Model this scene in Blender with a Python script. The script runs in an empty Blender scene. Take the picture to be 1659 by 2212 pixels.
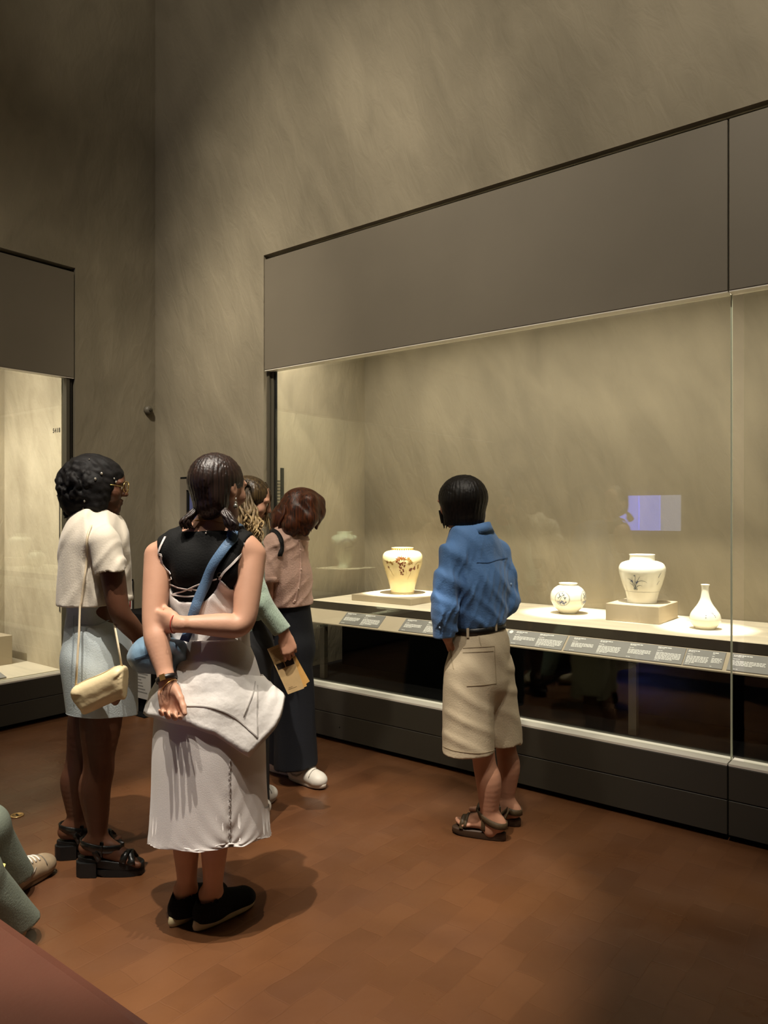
import bpy, math, random
import numpy as np
from mathutils import Vector, Matrix
from mathutils.bvhtree import BVHTree

random.seed(7)
R = math.radians
scene = bpy.context.scene
COL = scene.collection

# ---------------------------------------------------------------- camera
EYE, FPX, CX, HY = 1.45, 1607.0, 829.5, 1110.0      # eye height (m); focal length, centre, horizon of the 1659x2212 frame
YAW = math.atan2(1250.0, 1607.0)                     # angle between the gallery's long wall and the line of sight
CC, SS = math.cos(YAW), math.sin(YAW)
cam = bpy.data.cameras.new('camera')
cam.sensor_fit = 'HORIZONTAL'
cam.sensor_width = 36.0
cam.lens = 36.0 * FPX / 1659.0
cam.shift_y = 4.0 / 1659.0
cam.clip_start = 0.05
camo = bpy.data.objects.new('camera', cam)
camo.location = (0, 0, EYE)
camo.rotation_euler = (R(90), 0, YAW)
COL.objects.link(camo)
scene.camera = camo

# ---------------------------------------------------------------- exposure, world, lamps
scene.view_settings.view_transform = 'Standard'
scene.view_settings.look = 'None'
scene.view_settings.gamma = 1.0
scene.view_settings.use_curve_mapping = False
scene.view_settings.exposure = 0.0
scene.cycles.adaptive_threshold = 0.025
scene.cycles.max_bounces = 7
scene.cycles.diffuse_bounces = 3
scene.cycles.glossy_bounces = 3
world = bpy.data.worlds.new('world')
scene.world = world
world.use_nodes = True
world.node_tree.nodes['Background'].inputs[0].default_value = (1.0, 0.86, 0.66, 1)
world.node_tree.nodes['Background'].inputs[1].default_value = 0.02


def spot(name, loc, target, watts, deg, blend=0.6, size=0.06, col=(1.0, 0.84, 0.62)):
    l = bpy.data.lights.new(name, 'SPOT')
    l.energy = watts
    l.spot_size = R(deg)
    l.spot_blend = blend
    l.shadow_soft_size = size
    l.color = col
    o = bpy.data.objects.new(name, l)
    o.location = loc
    o.rotation_euler = (Vector(target) - Vector(loc)).to_track_quat('-Z', 'Y').to_euler()
    COL.objects.link(o)
    return o


def strip(name, loc, rot, watts, sx, sy, col=(1.0, 0.86, 0.66)):
    """LED strip facing down, tilted by rot"""
    l = bpy.data.lights.new(name, 'AREA')
    l.shape = 'RECTANGLE'
    l.size, l.size_y = sx, sy
    l.energy = watts
    l.color = col
    o = bpy.data.objects.new(name, l)
    o.location = loc
    o.rotation_euler = rot
    COL.objects.link(o)
    return o


def W(r, d, z=0.0):
    """room point from (metres right of, metres ahead of the viewpoint)"""
    return Vector((CC * r - SS * d, SS * r + CC * d, z))


KEYCOL = (1.0, 0.91, 0.79)
# ceiling track spots above the visitors
spot('track_spot', W(-0.95, 1.35, 5.9), W(-0.65, 2.62, 0.8), 1250, 27, 0.35, 0.025, KEYCOL)
spot('track_spot', W(0.25, 1.45, 5.9), W(-0.60, 2.62, 0.8), 560, 25, 0.4, 0.025, KEYCOL)
spot('track_spot', W(-2.5, 2.2, 5.9), W(-1.45, 3.0, 0.4), 230, 34, 0.7, 0.05, KEYCOL)
spot('track_spot', W(1.3, 1.3, 5.9), W(0.45, 3.35, 1.0), 300, 28, 0.7, 0.05, KEYCOL)
spot('track_spot', W(-1.5, 0.7, 5.9), W(-1.05, 1.6, 0.0), 900, 36, 1.0, 0.05, KEYCOL)
# wall washers
WASH = (1.0, 0.90, 0.74)
spot('wall_washer', (-2.7, 0.2, 6.2), (-3.45, 3.54, 2.4), 560, 60, 1.0, 0.15, WASH)
spot('wall_washer', (-2.9, 0.4, 6.2), (-4.22, 3.54, 2.0), 760, 30, 1.0, 0.12, WASH)
spot('wall_washer', (-0.4, 0.2, 6.2), (-0.9, 3.54, 3.4), 640, 84, 1.0, 0.15, WASH)
spot('wall_washer', (-2.2, -0.9, 6.2), (-5.05, -0.2, 3.6), 420, 70, 1.0, 0.15, WASH)
spot('wall_washer', (-3.2, 1.0, 6.2), (-4.2, 3.54, 5.2), 90, 80, 1.0, 0.2, WASH)
# lamps of the long case: strips behind the header, added sill strips, accent spots on the pots
CASE = (1.0, 0.93, 0.80)
strip('case_strip_lamp', (-2.3, 3.80, 2.80), (R(4), 0, 0), 22, 2.7, 0.10, CASE)
strip('case_strip_lamp', (0.3, 3.80, 2.80), (R(4), 0, 0), 13, 1.6, 0.10, CASE)
strip('added_sill_strip', (-2.3, 3.68, 2.70), (R(-2), 0, 0), 22, 2.7, 0.04, CASE)  # added strips, brighten the sill, label rail and header lip
strip('added_sill_strip', (0.3, 3.68, 2.70), (R(-2), 0, 0), 13, 1.6, 0.04, CASE)
spot('case_spot', (-2.85, 3.85, 2.70), (-3.115, 4.217, 1.06), 900, 19, 0.5, 0.02, CASE)
spot('case_spot', (-1.80, 3.85, 2.70), (-1.892, 4.256, 0.92), 380, 19, 0.6, 0.02, CASE)
spot('case_spot', (-1.40, 3.85, 2.70), (-1.454, 4.285, 1.08), 460, 17, 0.6, 0.02, CASE)
spot('case_spot', (-1.05, 3.82, 2.70), (-1.07, 4.13, 0.94), 360, 17, 0.6, 0.02, CASE)
# lamps of the case in the side wall, and a spot added for its end panel
LCASE = (1.0, 0.94, 0.84)
strip('case_strip_lamp', (-5.36, 1.30, 2.88), (0, R(4), 0), 44, 0.12, 2.2, LCASE)
spot('case_spot', (-5.30, 0.9, 2.85), (-5.5, 2.80, 1.15), 210, 60, 1.0, 0.04, LCASE)  # added spot, evens the brightness down the end panel
spot('case_spot', (-5.32, 1.45, 2.75), (-5.53, 0.815, 1.05), 1500, 24, 0.6, 0.02, LCASE)

# ---------------------------------------------------------------- materials
MATS = {}


def nt(name):
    m = bpy.data.materials.new(name)
    m.use_nodes = True
    t = m.node_tree
    return m, t, t.nodes['Principled BSDF']


def lin(c):
    """sRGB 0-255 -> linear"""
    o = []
    for v in c:
        v /= 255.0
        o.append(v / 12.92 if v <= 0.04045 else ((v + 0.055) / 1.055) ** 2.4)
    return tuple(o)


def mat(name, col, rough=0.6, metal=0.0, vary=0.0, vscale=6.0, bump=0.0, bscale=60.0, stretch=(1, 1, 1), sheen=0.0,
        spec=0.5, emit=0.0, coat=0.0, sss=0.0):
    if name in MATS:
        return MATS[name]
    m, t, b = nt(name)
    c = lin(col)
    b.inputs['Base Color'].default_value = (*c, 1)
    b.inputs['Roughness'].default_value = rough
    b.inputs['Metallic'].default_value = metal
    b.inputs['Specular IOR Level'].default_value = spec
    b.inputs['Sheen Weight'].default_value = sheen
    b.inputs['Coat Weight'].default_value = coat
    if sss:
        b.inputs['Subsurface Weight'].default_value = sss
        b.inputs['Subsurface Radius'].default_value = (0.012, 0.005, 0.003)
        b.inputs['Subsurface Scale'].default_value = 1.0
    if emit:
        b.inputs['Emission Color'].default_value = (*c, 1)
        b.inputs['Emission Strength'].default_value = emit
    if vary or bump:
        tc = t.nodes.new('ShaderNodeTexCoord')
        mp = t.nodes.new('ShaderNodeMapping')
        mp.inputs['Scale'].default_value = stretch
        t.links.new(tc.outputs['Object'], mp.inputs['Vector'])
    if vary:
        n = t.nodes.new('ShaderNodeTexNoise')
        n.inputs['Scale'].default_value = vscale
        n.inputs['Detail'].default_value = 5
        t.links.new(mp.outputs['Vector'], n.inputs['Vector'])
        r = t.nodes.new('ShaderNodeValToRGB')
        r.color_ramp.elements[0].position = 0.3
        r.color_ramp.elements[1].position = 0.7
        r.color_ramp.elements[0].color = (*[v * (1 - vary) for v in c], 1)
        r.color_ramp.elements[1].color = (*[min(1, v * (1 + vary)) for v in c], 1)
        t.links.new(n.outputs['Fac'], r.inputs['Fac'])
        t.links.new(r.outputs['Color'], b.inputs['Base Color'])
    if bump:
        n2 = t.nodes.new('ShaderNodeTexNoise')
        n2.inputs['Scale'].default_value = bscale
        n2.inputs['Detail'].default_value = 4
        t.links.new(mp.outputs['Vector'], n2.inputs['Vector'])
        bp = t.nodes.new('ShaderNodeBump')
        bp.inputs['Strength'].default_value = bump
        bp.inputs['Distance'].default_value = 0.01
        t.links.new(n2.outputs['Fac'], bp.inputs['Height'])
        t.links.new(bp.outputs['Normal'], b.inputs['Normal'])
    MATS[name] = m
    return m


def plaster(name, c0, c1, scale=1.0, rough=0.75, bump=0.25):
    """trowelled mineral plaster: soft clouds, drifting trowel strokes"""
    m, t, b = nt(name)
    b.inputs['Roughness'].default_value = rough
    b.inputs['Specular IOR Level'].default_value = 0.3
    tc = t.nodes.new('ShaderNodeTexCoord')
    mp = t.nodes.new('ShaderNodeMapping')
    mp.inputs['Scale'].default_value = (scale, scale, scale * 0.8)
    mp.inputs['Rotation'].default_value = (0.25, 0.45, 0.1)
    t.links.new(tc.outputs['Object'], mp.inputs['Vector'])
    n1 = t.nodes.new('ShaderNodeTexNoise')
    n1.inputs['Scale'].default_value = 0.9
    n1.inputs['Detail'].default_value = 4
    n1.inputs['Roughness'].default_value = 0.45
    n1.inputs['Distortion'].default_value = 0.4
    n2 = t.nodes.new('ShaderNodeTexNoise')
    n2.inputs['Scale'].default_value = 3.2
    n2.inputs['Detail'].default_value = 6
    n2.inputs['Distortion'].default_value = 1.2
    mp2 = t.nodes.new('ShaderNodeMapping')
    mp2.inputs['Scale'].default_value = (1.0, 1.0, 0.35)
    mp2.inputs['Rotation'].default_value = (0.3, 0.5, 0)
    t.links.new(mp.outputs['Vector'], n1.inputs['Vector'])
    t.links.new(mp.outputs['Vector'], mp2.inputs['Vector'])
    t.links.new(mp2.outputs['Vector'], n2.inputs['Vector'])
    mx = t.nodes.new('ShaderNodeMath')
    mx.operation = 'MULTIPLY_ADD'
    mx.inputs[1].default_value = 0.35
    t.links.new(n2.outputs['Fac'], mx.inputs[0])
    ml = t.nodes.new('ShaderNodeMath')
    ml.operation = 'MULTIPLY'
    ml.inputs[1].default_value = 0.65
    t.links.new(n1.outputs['Fac'], ml.inputs[0])
    t.links.new(ml.outputs[0], mx.inputs[2])
    r = t.nodes.new('ShaderNodeValToRGB')
    r.color_ramp.elements[0].position = 0.32
    r.color_ramp.elements[1].position = 0.68
    r.color_ramp.elements[0].color = (*lin(c0), 1)
    r.color_ramp.elements[1].color = (*lin(c1), 1)
    t.links.new(mx.outputs[0], r.inputs['Fac'])
    t.links.new(r.outputs['Color'], b.inputs['Base Color'])
    n3 = t.nodes.new('ShaderNodeTexNoise')
    n3.inputs['Scale'].default_value = 14
    n3.inputs['Detail'].default_value = 8
    n3.inputs['Distortion'].default_value = 0.8
    t.links.new(mp2.outputs['Vector'], n3.inputs['Vector'])
    bp = t.nodes.new('ShaderNodeBump')
    bp.inputs['Strength'].default_value = bump
    bp.inputs['Distance'].default_value = 0.02
    t.links.new(n3.outputs['Fac'], bp.inputs['Height'])
    t.links.new(bp.outputs['Normal'], b.inputs['Normal'])
    return m


def floor_mat():
    """oiled end-grain wood blocks: red-brown, each block catching the light a little differently"""
    m, t, b = nt('floor_wood_blocks')
    tc = t.nodes.new('ShaderNodeTexCoord')
    mp = t.nodes.new('ShaderNodeMapping')
    mp.inputs['Rotation'].default_value = (0, 0, R(90))
    t.links.new(tc.outputs['Object'], mp.inputs['Vector'])
    nd = t.nodes.new('ShaderNodeTexNoise')
    nd.inputs['Scale'].default_value = 4.0
    t.links.new(tc.outputs['Object'], nd.inputs['Vector'])
    wm = t.nodes.new('ShaderNodeVectorMath')
    wm.operation = 'MULTIPLY_ADD'
    wm.inputs[1].default_value = (0.05, 0.05, 0)
    t.links.new(nd.outputs['Color'], wm.inputs[0])
    t.links.new(mp.outputs['Vector'], wm.inputs[2])
    br = t.nodes.new('ShaderNodeTexBrick')
    br.inputs['Scale'].default_value = 1.0
    br.inputs['Brick Width'].default_value = 0.22
    br.inputs['Row Height'].default_value = 0.11
    br.inputs['Mortar Size'].default_value = 0.004
    br.inputs['Mortar Smooth'].default_value = 1.0
    br.inputs['Color1'].default_value = (0, 0, 0, 1)
    br.inputs['Color2'].default_value = (1, 1, 1, 1)
    br.inputs['Mortar'].default_value = (0.5, 0.5, 0.5, 1)
    t.links.new(wm.outputs[0], br.inputs['Vector'])
    n1 = t.nodes.new('ShaderNodeTexNoise')
    n1.inputs['Scale'].default_value = 1.3
    n1.inputs['Detail'].default_value = 6
    n1.inputs['Distortion'].default_value = 0.5
    t.links.new(tc.outputs['Object'], n1.inputs['Vector'])
    r = t.nodes.new('ShaderNodeValToRGB')
    r.color_ramp.elements[0].position = 0.3
    r.color_ramp.elements[1].position = 0.72
    r.color_ramp.elements[0].color = (*lin((82, 51, 31)), 1)
    r.color_ramp.elements[1].color = (*lin((108, 71, 43)), 1)
    t.links.new(n1.outputs['Fac'], r.inputs['Fac'])
    mix = t.nodes.new('ShaderNodeMixRGB')
    mix.blend_type = 'SOFT_LIGHT'
    mix.inputs['Fac'].default_value = 0.10
    t.links.new(r.outputs['Color'], mix.inputs['Color1'])
    t.links.new(br.outputs['Color'], mix.inputs['Color2'])
    t.links.new(mix.outputs['Color'], b.inputs['Base Color'])
    # worn sheen
    n2 = t.nodes.new('ShaderNodeTexNoise')
    n2.inputs['Scale'].default_value = 3.0
    n2.inputs['Detail'].default_value = 5
    t.links.new(tc.outputs['Object'], n2.inputs['Vector'])
    rr = t.nodes.new('ShaderNodeMapRange')
    rr.inputs['From Min'].default_value = 0.3
    rr.inputs['From Max'].default_value = 0.7
    rr.inputs['To Min'].default_value = 0.26
    rr.inputs['To Max'].default_value = 0.50
    t.links.new(n2.outputs['Fac'], rr.inputs['Value'])
    t.links.new(rr.outputs[0], b.inputs['Roughness'])
    b.inputs['Specular IOR Level'].default_value = 0.45
    # cupped blocks
    ad = t.nodes.new('ShaderNodeMath')
    ad.operation = 'MULTIPLY_ADD'
    ad.inputs[1].default_value = -0.12
    t.links.new(br.outputs['Fac'], ad.inputs[0])
    n3 = t.nodes.new('ShaderNodeTexNoise')
    n3.inputs['Scale'].default_value = 7.0
    n3.inputs['Detail'].default_value = 3
    t.links.new(wm.outputs[0], n3.inputs['Vector'])
    t.links.new(n3.outputs['Fac'], ad.inputs[2])
    bp = t.nodes.new('ShaderNodeBump')
    bp.inputs['Strength'].default_value = 0.35
    bp.inputs['Distance'].default_value = 0.012
    t.links.new(ad.outputs[0], bp.inputs['Height'])
    t.links.new(bp.outputs['Normal'], b.inputs['Normal'])
    return m


def glass_mat():
    m = bpy.data.materials.new('case_glass')
    m.use_nodes = True
    t = m.node_tree
    for n in list(t.nodes):
        t.nodes.remove(n)
    out = t.nodes.new('ShaderNodeOutputMaterial')
    tr = t.nodes.new('ShaderNodeBsdfTransparent')
    tr.inputs['Color'].default_value = (0.985, 0.99, 0.975, 1)
    gl = t.nodes.new('ShaderNodeBsdfGlossy')
    gl.inputs['Roughness'].default_value = 0.0
    gl.inputs['Color'].default_value = (0.9, 1.0, 0.88, 1)
    fr = t.nodes.new('ShaderNodeFresnel')
    ge = t.nodes.new('ShaderNodeNewGeometry')
    io = t.nodes.new('ShaderNodeMapRange')          # same reflectance from both sides of the pane
    io.inputs['To Min'].default_value = 1.45
    io.inputs['To Max'].default_value = 1.0 / 1.45
    t.links.new(ge.outputs['Backfacing'], io.inputs['Value'])
    t.links.new(io.outputs[0], fr.inputs['IOR'])
    mx = t.nodes.new('ShaderNodeMixShader')
    t.links.new(fr.outputs[0], mx.inputs[0])
    t.links.new(tr.outputs[0], mx.inputs[1])
    t.links.new(gl.outputs[0], mx.inputs[2])
    t.links.new(mx.outputs[0], out.inputs[0])
    return m


def hair_mat(name, c0, c1, rough=0.38, scale=(140, 140, 4), spec=0.5, roots=None):
    m, t, b = nt(name)
    tc = t.nodes.new('ShaderNodeTexCoord')
    mp = t.nodes.new('ShaderNodeMapping')
    mp.inputs['Scale'].default_value = scale
    t.links.new(tc.outputs['Object'], mp.inputs['Vector'])
    n = t.nodes.new('ShaderNodeTexNoise')
    n.inputs['Scale'].default_value = 1.0
    n.inputs['Detail'].default_value = 5
    t.links.new(mp.outputs['Vector'], n.inputs['Vector'])
    r = t.nodes.new('ShaderNodeValToRGB')
    r.color_ramp.elements[0].position = 0.35
    r.color_ramp.elements[1].position = 0.68
    r.color_ramp.elements[0].color = (*lin(c0), 1)
    r.color_ramp.elements[1].color = (*lin(c1), 1)
    t.links.new(n.outputs['Fac'], r.inputs['Fac'])
    t.links.new(r.outputs['Color'], b.inputs['Base Color'])
    if roots:                      # darker dyed-out roots: (height below, height above, colour)
        sp = t.nodes.new('ShaderNodeSeparateXYZ')
        t.links.new(tc.outputs['Object'], sp.inputs[0])
        mr = t.nodes.new('ShaderNodeMapRange')
        mr.inputs['From Min'].default_value, mr.inputs['From Max'].default_value = roots[0], roots[1]
        t.links.new(sp.outputs['Z'], mr.inputs['Value'])
        mx = t.nodes.new('ShaderNodeMixRGB')
        mx.inputs['Color2'].default_value = (*lin(roots[2]), 1)
        t.links.new(mr.outputs[0], mx.inputs['Fac'])
        t.links.new(r.outputs['Color'], mx.inputs['Color1'])
        t.links.new(mx.outputs['Color'], b.inputs['Base Color'])
    b.inputs['Roughness'].default_value = rough
    b.inputs['Specular IOR Level'].default_value = spec
    bp = t.nodes.new('ShaderNodeBump')
    bp.inputs['Strength'].default_value = 0.5
    bp.inputs['Distance'].default_value = 0.004
    t.links.new(n.outputs['Fac'], bp.inputs['Height'])
    t.links.new(bp.outputs['Normal'], b.inputs['Normal'])
    return m


# ---------------------------------------------------------------- mesh helpers
def link(name, me, material=None, parent=None, smooth=False):
    o = bpy.data.objects.new(name, me)
    COL.objects.link(o)
    if material is not None:
        me.materials.append(material)
    if parent is not None:
        o.parent = parent
    if smooth and len(me.polygons):
        me.polygons.foreach_set('use_smooth', np.ones(len(me.polygons), dtype=bool))
    return o


def mk(name, verts, faces, material=None, parent=None, smooth=False):
    me = bpy.data.meshes.new(name)
    me.from_pydata([tuple(v) for v in verts], [], [tuple(f) for f in faces])
    me.update()
    return link(name, me, material, parent, smooth)


def tag(o, label, cat, group=None):
    o['label'] = label
    o['category'] = cat
    if group:
        o['group'] = group
    return o


def struct(o, label=None):
    o['kind'] = 'structure'
    if label:
        o['label'] = label
    return o


def empty(name, loc=(0, 0, 0), rz=0.0):
    o = bpy.data.objects.new(name, None)
    o.location = loc
    o.rotation_euler = (0, 0, rz)
    o.empty_display_size = 0.1
    COL.objects.link(o)
    return o


class MB:
    """collects boxes, prisms, quads, tubes into one mesh"""

    def __init__(s):
        s.v, s.f = [], []

    def box(s, a, b, M=None):
        x0, y0, z0 = a
        x1, y1, z1 = b
        n = len(s.v)
        vs = [Vector(p) for p in ((x0, y0, z0), (x1, y0, z0), (x1, y1, z0), (x0, y1, z0), (x0, y0, z1), (x1, y0, z1), (x1, y1, z1), (x0, y1, z1))]
        s.v += [M @ p for p in vs] if M else vs
        s.f += [tuple(n + i for i in q) for q in ((0, 3, 2, 1), (4, 5, 6, 7), (0, 1, 5, 4), (1, 2, 6, 5), (2, 3, 7, 6), (3, 0, 4, 7))]
        return s

    def bbox(s, a, b, e=0.004):
        """box with chamfered edges"""
        (x0, y0, z0), (x1, y1, z1) = a, b
        n = len(s.v)
        for zz, ins in ((z0, e), (z0 + e, 0), (z1 - e, 0), (z1, e)):
            for px, py in ((x0 + ins + e, y0 + ins), (x1 - ins - e, y0 + ins), (x1 - ins, y0 + ins + e), (x1 - ins, y1 - ins - e),
                           (x1 - ins - e, y1 - ins), (x0 + ins + e, y1 - ins), (x0 + ins, y1 - ins - e), (x0 + ins, y0 + ins + e)):
                s.v.append(Vector((px, py, zz)))
        for k in range(3):
            for i in range(8):
                j = (i + 1) % 8
                s.f.append((n + k * 8 + i, n + k * 8 + j, n + k * 8 + 8 + j, n + k * 8 + 8 + i))
        s.f.append(tuple(n + 7 - i for i in range(8)))
        s.f.append(tuple(n + 24 + i for i in range(8)))
        return s

    def quad(s, *p):
        n = len(s.v)
        s.v += [Vector(q) for q in p]
        s.f.append(tuple(range(n, n + len(p))))
        return s

    def prism(s, prof, x0, x1):
        """extrude a (y, z) profile along x"""
        n = len(s.v)
        k = len(prof)
        for x in (x0, x1):
            s.v += [Vector((x, y, z)) for y, z in prof]
        s.f.append(tuple(range(n, n + k)))
        s.f.append(tuple(n + k + k - 1 - i for i in range(k)))
        for i in range(k):
            j = (i + 1) % k
            s.f.append((n + i, n + k + i, n + k + j, n + j))
        return s

    def tube(s, pts, rad, seg=8, cap=True):
        pts = [Vector(p) for p in pts]
        if not hasattr(rad, '__len__'):
            rad = [rad] * len(pts)
        n0 = len(s.v)
        prev = None
        for i, p in enumerate(pts):
            d = (pts[min(i + 1, len(pts) - 1)] - pts[max(i - 1, 0)])
            d = d.normalized() if d.length > 1e-9 else Vector((0, 0, 1))
            if prev is None:
                a = d.orthogonal().normalized()
            else:
                a = (prev - d * prev.dot(d))
                a = a.normalized() if a.length > 1e-6 else d.orthogonal().normalized()
            prev = a
            b = d.cross(a)
            for k in range(seg):
                t = 2 * math.pi * k / seg
                s.v.append(p + (a * math.cos(t) + b * math.sin(t)) * rad[i])
        for i in range(len(pts) - 1):
            for k in range(seg):
                j = (k + 1) % seg
                a0 = n0 + i * seg
                s.f.append((a0 + k, a0 + j, a0 + seg + j, a0 + seg + k))
        if cap:
            s.f.append(tuple(n0 + seg - 1 - k for k in range(seg)))
            e = n0 + (len(pts) - 1) * seg
            s.f.append(tuple(e + k for k in range(seg)))
        return s

    def ribbon(s, pts, nrm, width, thick=0.002):
        """flat band along pts; nrm = outward normals; width scalar or list"""
        pts = [Vector(p) for p in pts]
        if not hasattr(width, '__len__'):
            width = [width] * len(pts)
        n0 = len(s.v)
        for i, p in enumerate(pts):
            d = (pts[min(i + 1, len(pts) - 1)] - pts[max(i - 1, 0)]).normalized()
            nn = Vector(nrm[i] if isinstance(nrm, list) else nrm).normalized()
            sd = d.cross(nn)
            sd = sd.normalized() if sd.length > 1e-6 else d.orthogonal().normalized()
            nn = sd.cross(d).normalized()
            h = width[i] / 2
            s.v += [p - sd * h, p + sd * h, p + sd * h * 0.92 + nn * thick, p - sd * h * 0.92 + nn * thick]
        for i in range(len(pts) - 1):
            a = n0 + 4 * i
            for k in range(4):
                j = (k + 1) % 4
                s.f.append((a + k, a + j, a + 4 + j, a + 4 + k))
        s.f.append((n0 + 3, n0 + 2, n0 + 1, n0))
        e = n0 + 4 * (len(pts) - 1)
        s.f.append((e, e + 1, e + 2, e + 3))
        return s

    def ball(s, c, r, seg=10, rings=6, axes=None):
        c = Vector(c)
        r3 = r if hasattr(r, '__len__') else (r, r, r)
        n0 = len(s.v)
        for i in range(rings + 1):
            ph = math.pi * i / rings
            for k in range(seg):
                t = 2 * math.pi * k / seg
                p = Vector((r3[0] * math.sin(ph) * math.cos(t), r3[1] * math.sin(ph) * math.sin(t), r3[2] * math.cos(ph)))
                s.v.append(c + (axes @ p if axes else p))
        for i in range(rings):
            for k in range(seg):
                j = (k + 1) % seg
                a = n0 + i * seg
                s.f.append((a + k, a + seg + k, a + seg + j, a + j))
        return s

    def lathe(s, prof, seg=48, c=(0, 0, 0)):
        n0 = len(s.v)
        c = Vector(c)
        for r, z in prof:
            for k in range(seg):
                t = 2 * math.pi * k / seg
                s.v.append(c + Vector((r * math.cos(t), r * math.sin(t), z)))
        for i in range(len(prof) - 1):
            for k in range(seg):
                j = (k + 1) % seg
                a = n0 + i * seg
                s.f.append((a + k, a + j, a + seg + j, a + seg + k))
        s.f.append(tuple(n0 + seg - 1 - k for k in range(seg)))
        return s

    def loft(s, rings, cap0=False, cap1=False):
        n0 = len(s.v)
        k = len(rings[0])
        for rg in rings:
            s.v += [Vector(p) for p in rg]
        for i in range(len(rings) - 1):
            for a in range(k):
                b = (a + 1) % k
                q = n0 + i * k
                s.f.append((q + a, q + b, q + k + b, q + k + a))
        if cap0:
            s.f.append(tuple(n0 + k - 1 - i for i in range(k)))
        if cap1:
            e = n0 + (len(rings) - 1) * k
            s.f.append(tuple(e + i for i in range(k)))
        return s

    def build(s, name, material=None, parent=None, smooth=False):
        return mk(name, s.v, s.f, material, parent, smooth)


def spline(pts, n=8):
    """Catmull-Rom through points of any dimension"""
    P = [np.array(p, float) for p in pts]
    P = [2 * P[0] - P[1]] + P + [2 * P[-1] - P[-2]]
    out = []
    for i in range(1, len(P) - 2):
        for k in range(n):
            t = k / n
            a, b, c, d = P[i - 1], P[i], P[i + 1], P[i + 2]
            out.append(0.5 * ((2 * b) + (c - a) * t + (2 * a - 5 * b + 4 * c - d) * t * t + (3 * b - a - 3 * c + d) * t ** 3))
    out.append(P[-2])
    return out


# ---------------------------------------------------------------- sculpting volume (signed distances -> surface nets)
def V3(p):
    return np.array(tuple(p), dtype=np.float32)


def rc(a, b, ra, rb, flat=None):
    """tapered limb from a to b; flat=(direction, factor) squashes it along a direction"""
    a, b = V3(a), V3(b)
    d = b - a
    dd = float(d @ d) + 1e-12
    m = max(ra, rb)

    def f(X, Y, Z):
        px, py, pz = X - a[0], Y - a[1], Z - a[2]
        t = np.clip((px * d[0] + py * d[1] + pz * d[2]) / dd, 0, 1)
        vx, vy, vz = px - t * d[0], py - t * d[1], pz - t * d[2]
        q = vx * vx + vy * vy + vz * vz
        if flat is not None:
            n, sc = flat
            vn = vx * n[0] + vy * n[1] + vz * n[2]
            q = q + vn * vn * (1.0 / (sc * sc) - 1.0)
        return np.sqrt(q) - (ra + (rb - ra) * t)
    return f, np.minimum(a, b) - m, np.maximum(a, b) + m


def poly(pts, rads, n=7):
    """one smooth tapering limb through several joints"""
    P = spline([tuple(p) + (r,) for p, r in zip(pts, rads)], n)
    A = np.array(P, dtype=np.float32)
    lo = (A[:, :3] - A[:, 3:4]).min(0)
    hi = (A[:, :3] + A[:, 3:4]).max(0)

    def f(X, Y, Z):
        o = None
        for i in range(len(A) - 1):
            a, d = A[i, :3], A[i + 1, :3] - A[i, :3]
            dd = float(d @ d) + 1e-12
            px, py, pz = X - a[0], Y - a[1], Z - a[2]
            t = np.clip((px * d[0] + py * d[1] + pz * d[2]) / dd, 0, 1)
            q = np.sqrt((px - t * d[0]) ** 2 + (py - t * d[1]) ** 2 + (pz - t * d[2]) ** 2) - (A[i, 3] + (A[i + 1, 3] - A[i, 3]) * t)
            o = q if o is None else np.minimum(o, q)
        return o
    return f, lo, hi


def ell(c, r, axes=None):
    """ellipsoid; axes = three unit vectors"""
    c = V3(c)
    r = np.array(r, dtype=np.float32)
    m = float(r.max())
    A = np.eye(3, dtype=np.float32) if axes is None else np.array([tuple(x) for x in axes], dtype=np.float32)

    def f(X, Y, Z):
        px, py, pz = X - c[0], Y - c[1], Z - c[2]
        k0 = 0
        k1 = 0
        for i in range(3):
            u = px * A[i, 0] + py * A[i, 1] + pz * A[i, 2]
            k0 = k0 + (u / r[i]) ** 2
            k1 = k1 + (u / (r[i] * r[i])) ** 2
        k0 = np.sqrt(k0)
        return k0 * (k0 - 1.0) / (np.sqrt(k1) + 1e-9)
    return f, c - m, c + m


def rbox(c, half, axes, r):
    """box with rounded edges; axes = three unit vectors"""
    c = V3(c)
    A = np.array([tuple(x) for x in axes], dtype=np.float32)
    m = float(np.linalg.norm(half)) + r

    def f(X, Y, Z):
        px, py, pz = X - c[0], Y - c[1], Z - c[2]
        out = 0
        ins = -1e3
        for i in range(3):
            q = np.abs(px * A[i, 0] + py * A[i, 1] + pz * A[i, 2]) - (half[i] - r)
            out = out + np.maximum(q, 0) ** 2
            ins = np.maximum(ins, q)
        return np.sqrt(out) + np.minimum(ins, 0) - r
    return f, c - m, c + m


def cut(prim, p, n):
    """the part of a primitive behind the plane through p with normal n"""
    f, lo, hi = prim
    p, n = V3(p), V3(Vector(n).normalized())
    return (lambda X, Y, Z: np.maximum(f(X, Y, Z), (X - p[0]) * n[0] + (Y - p[1]) * n[1] + (Z - p[2]) * n[2])), lo, hi


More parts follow.
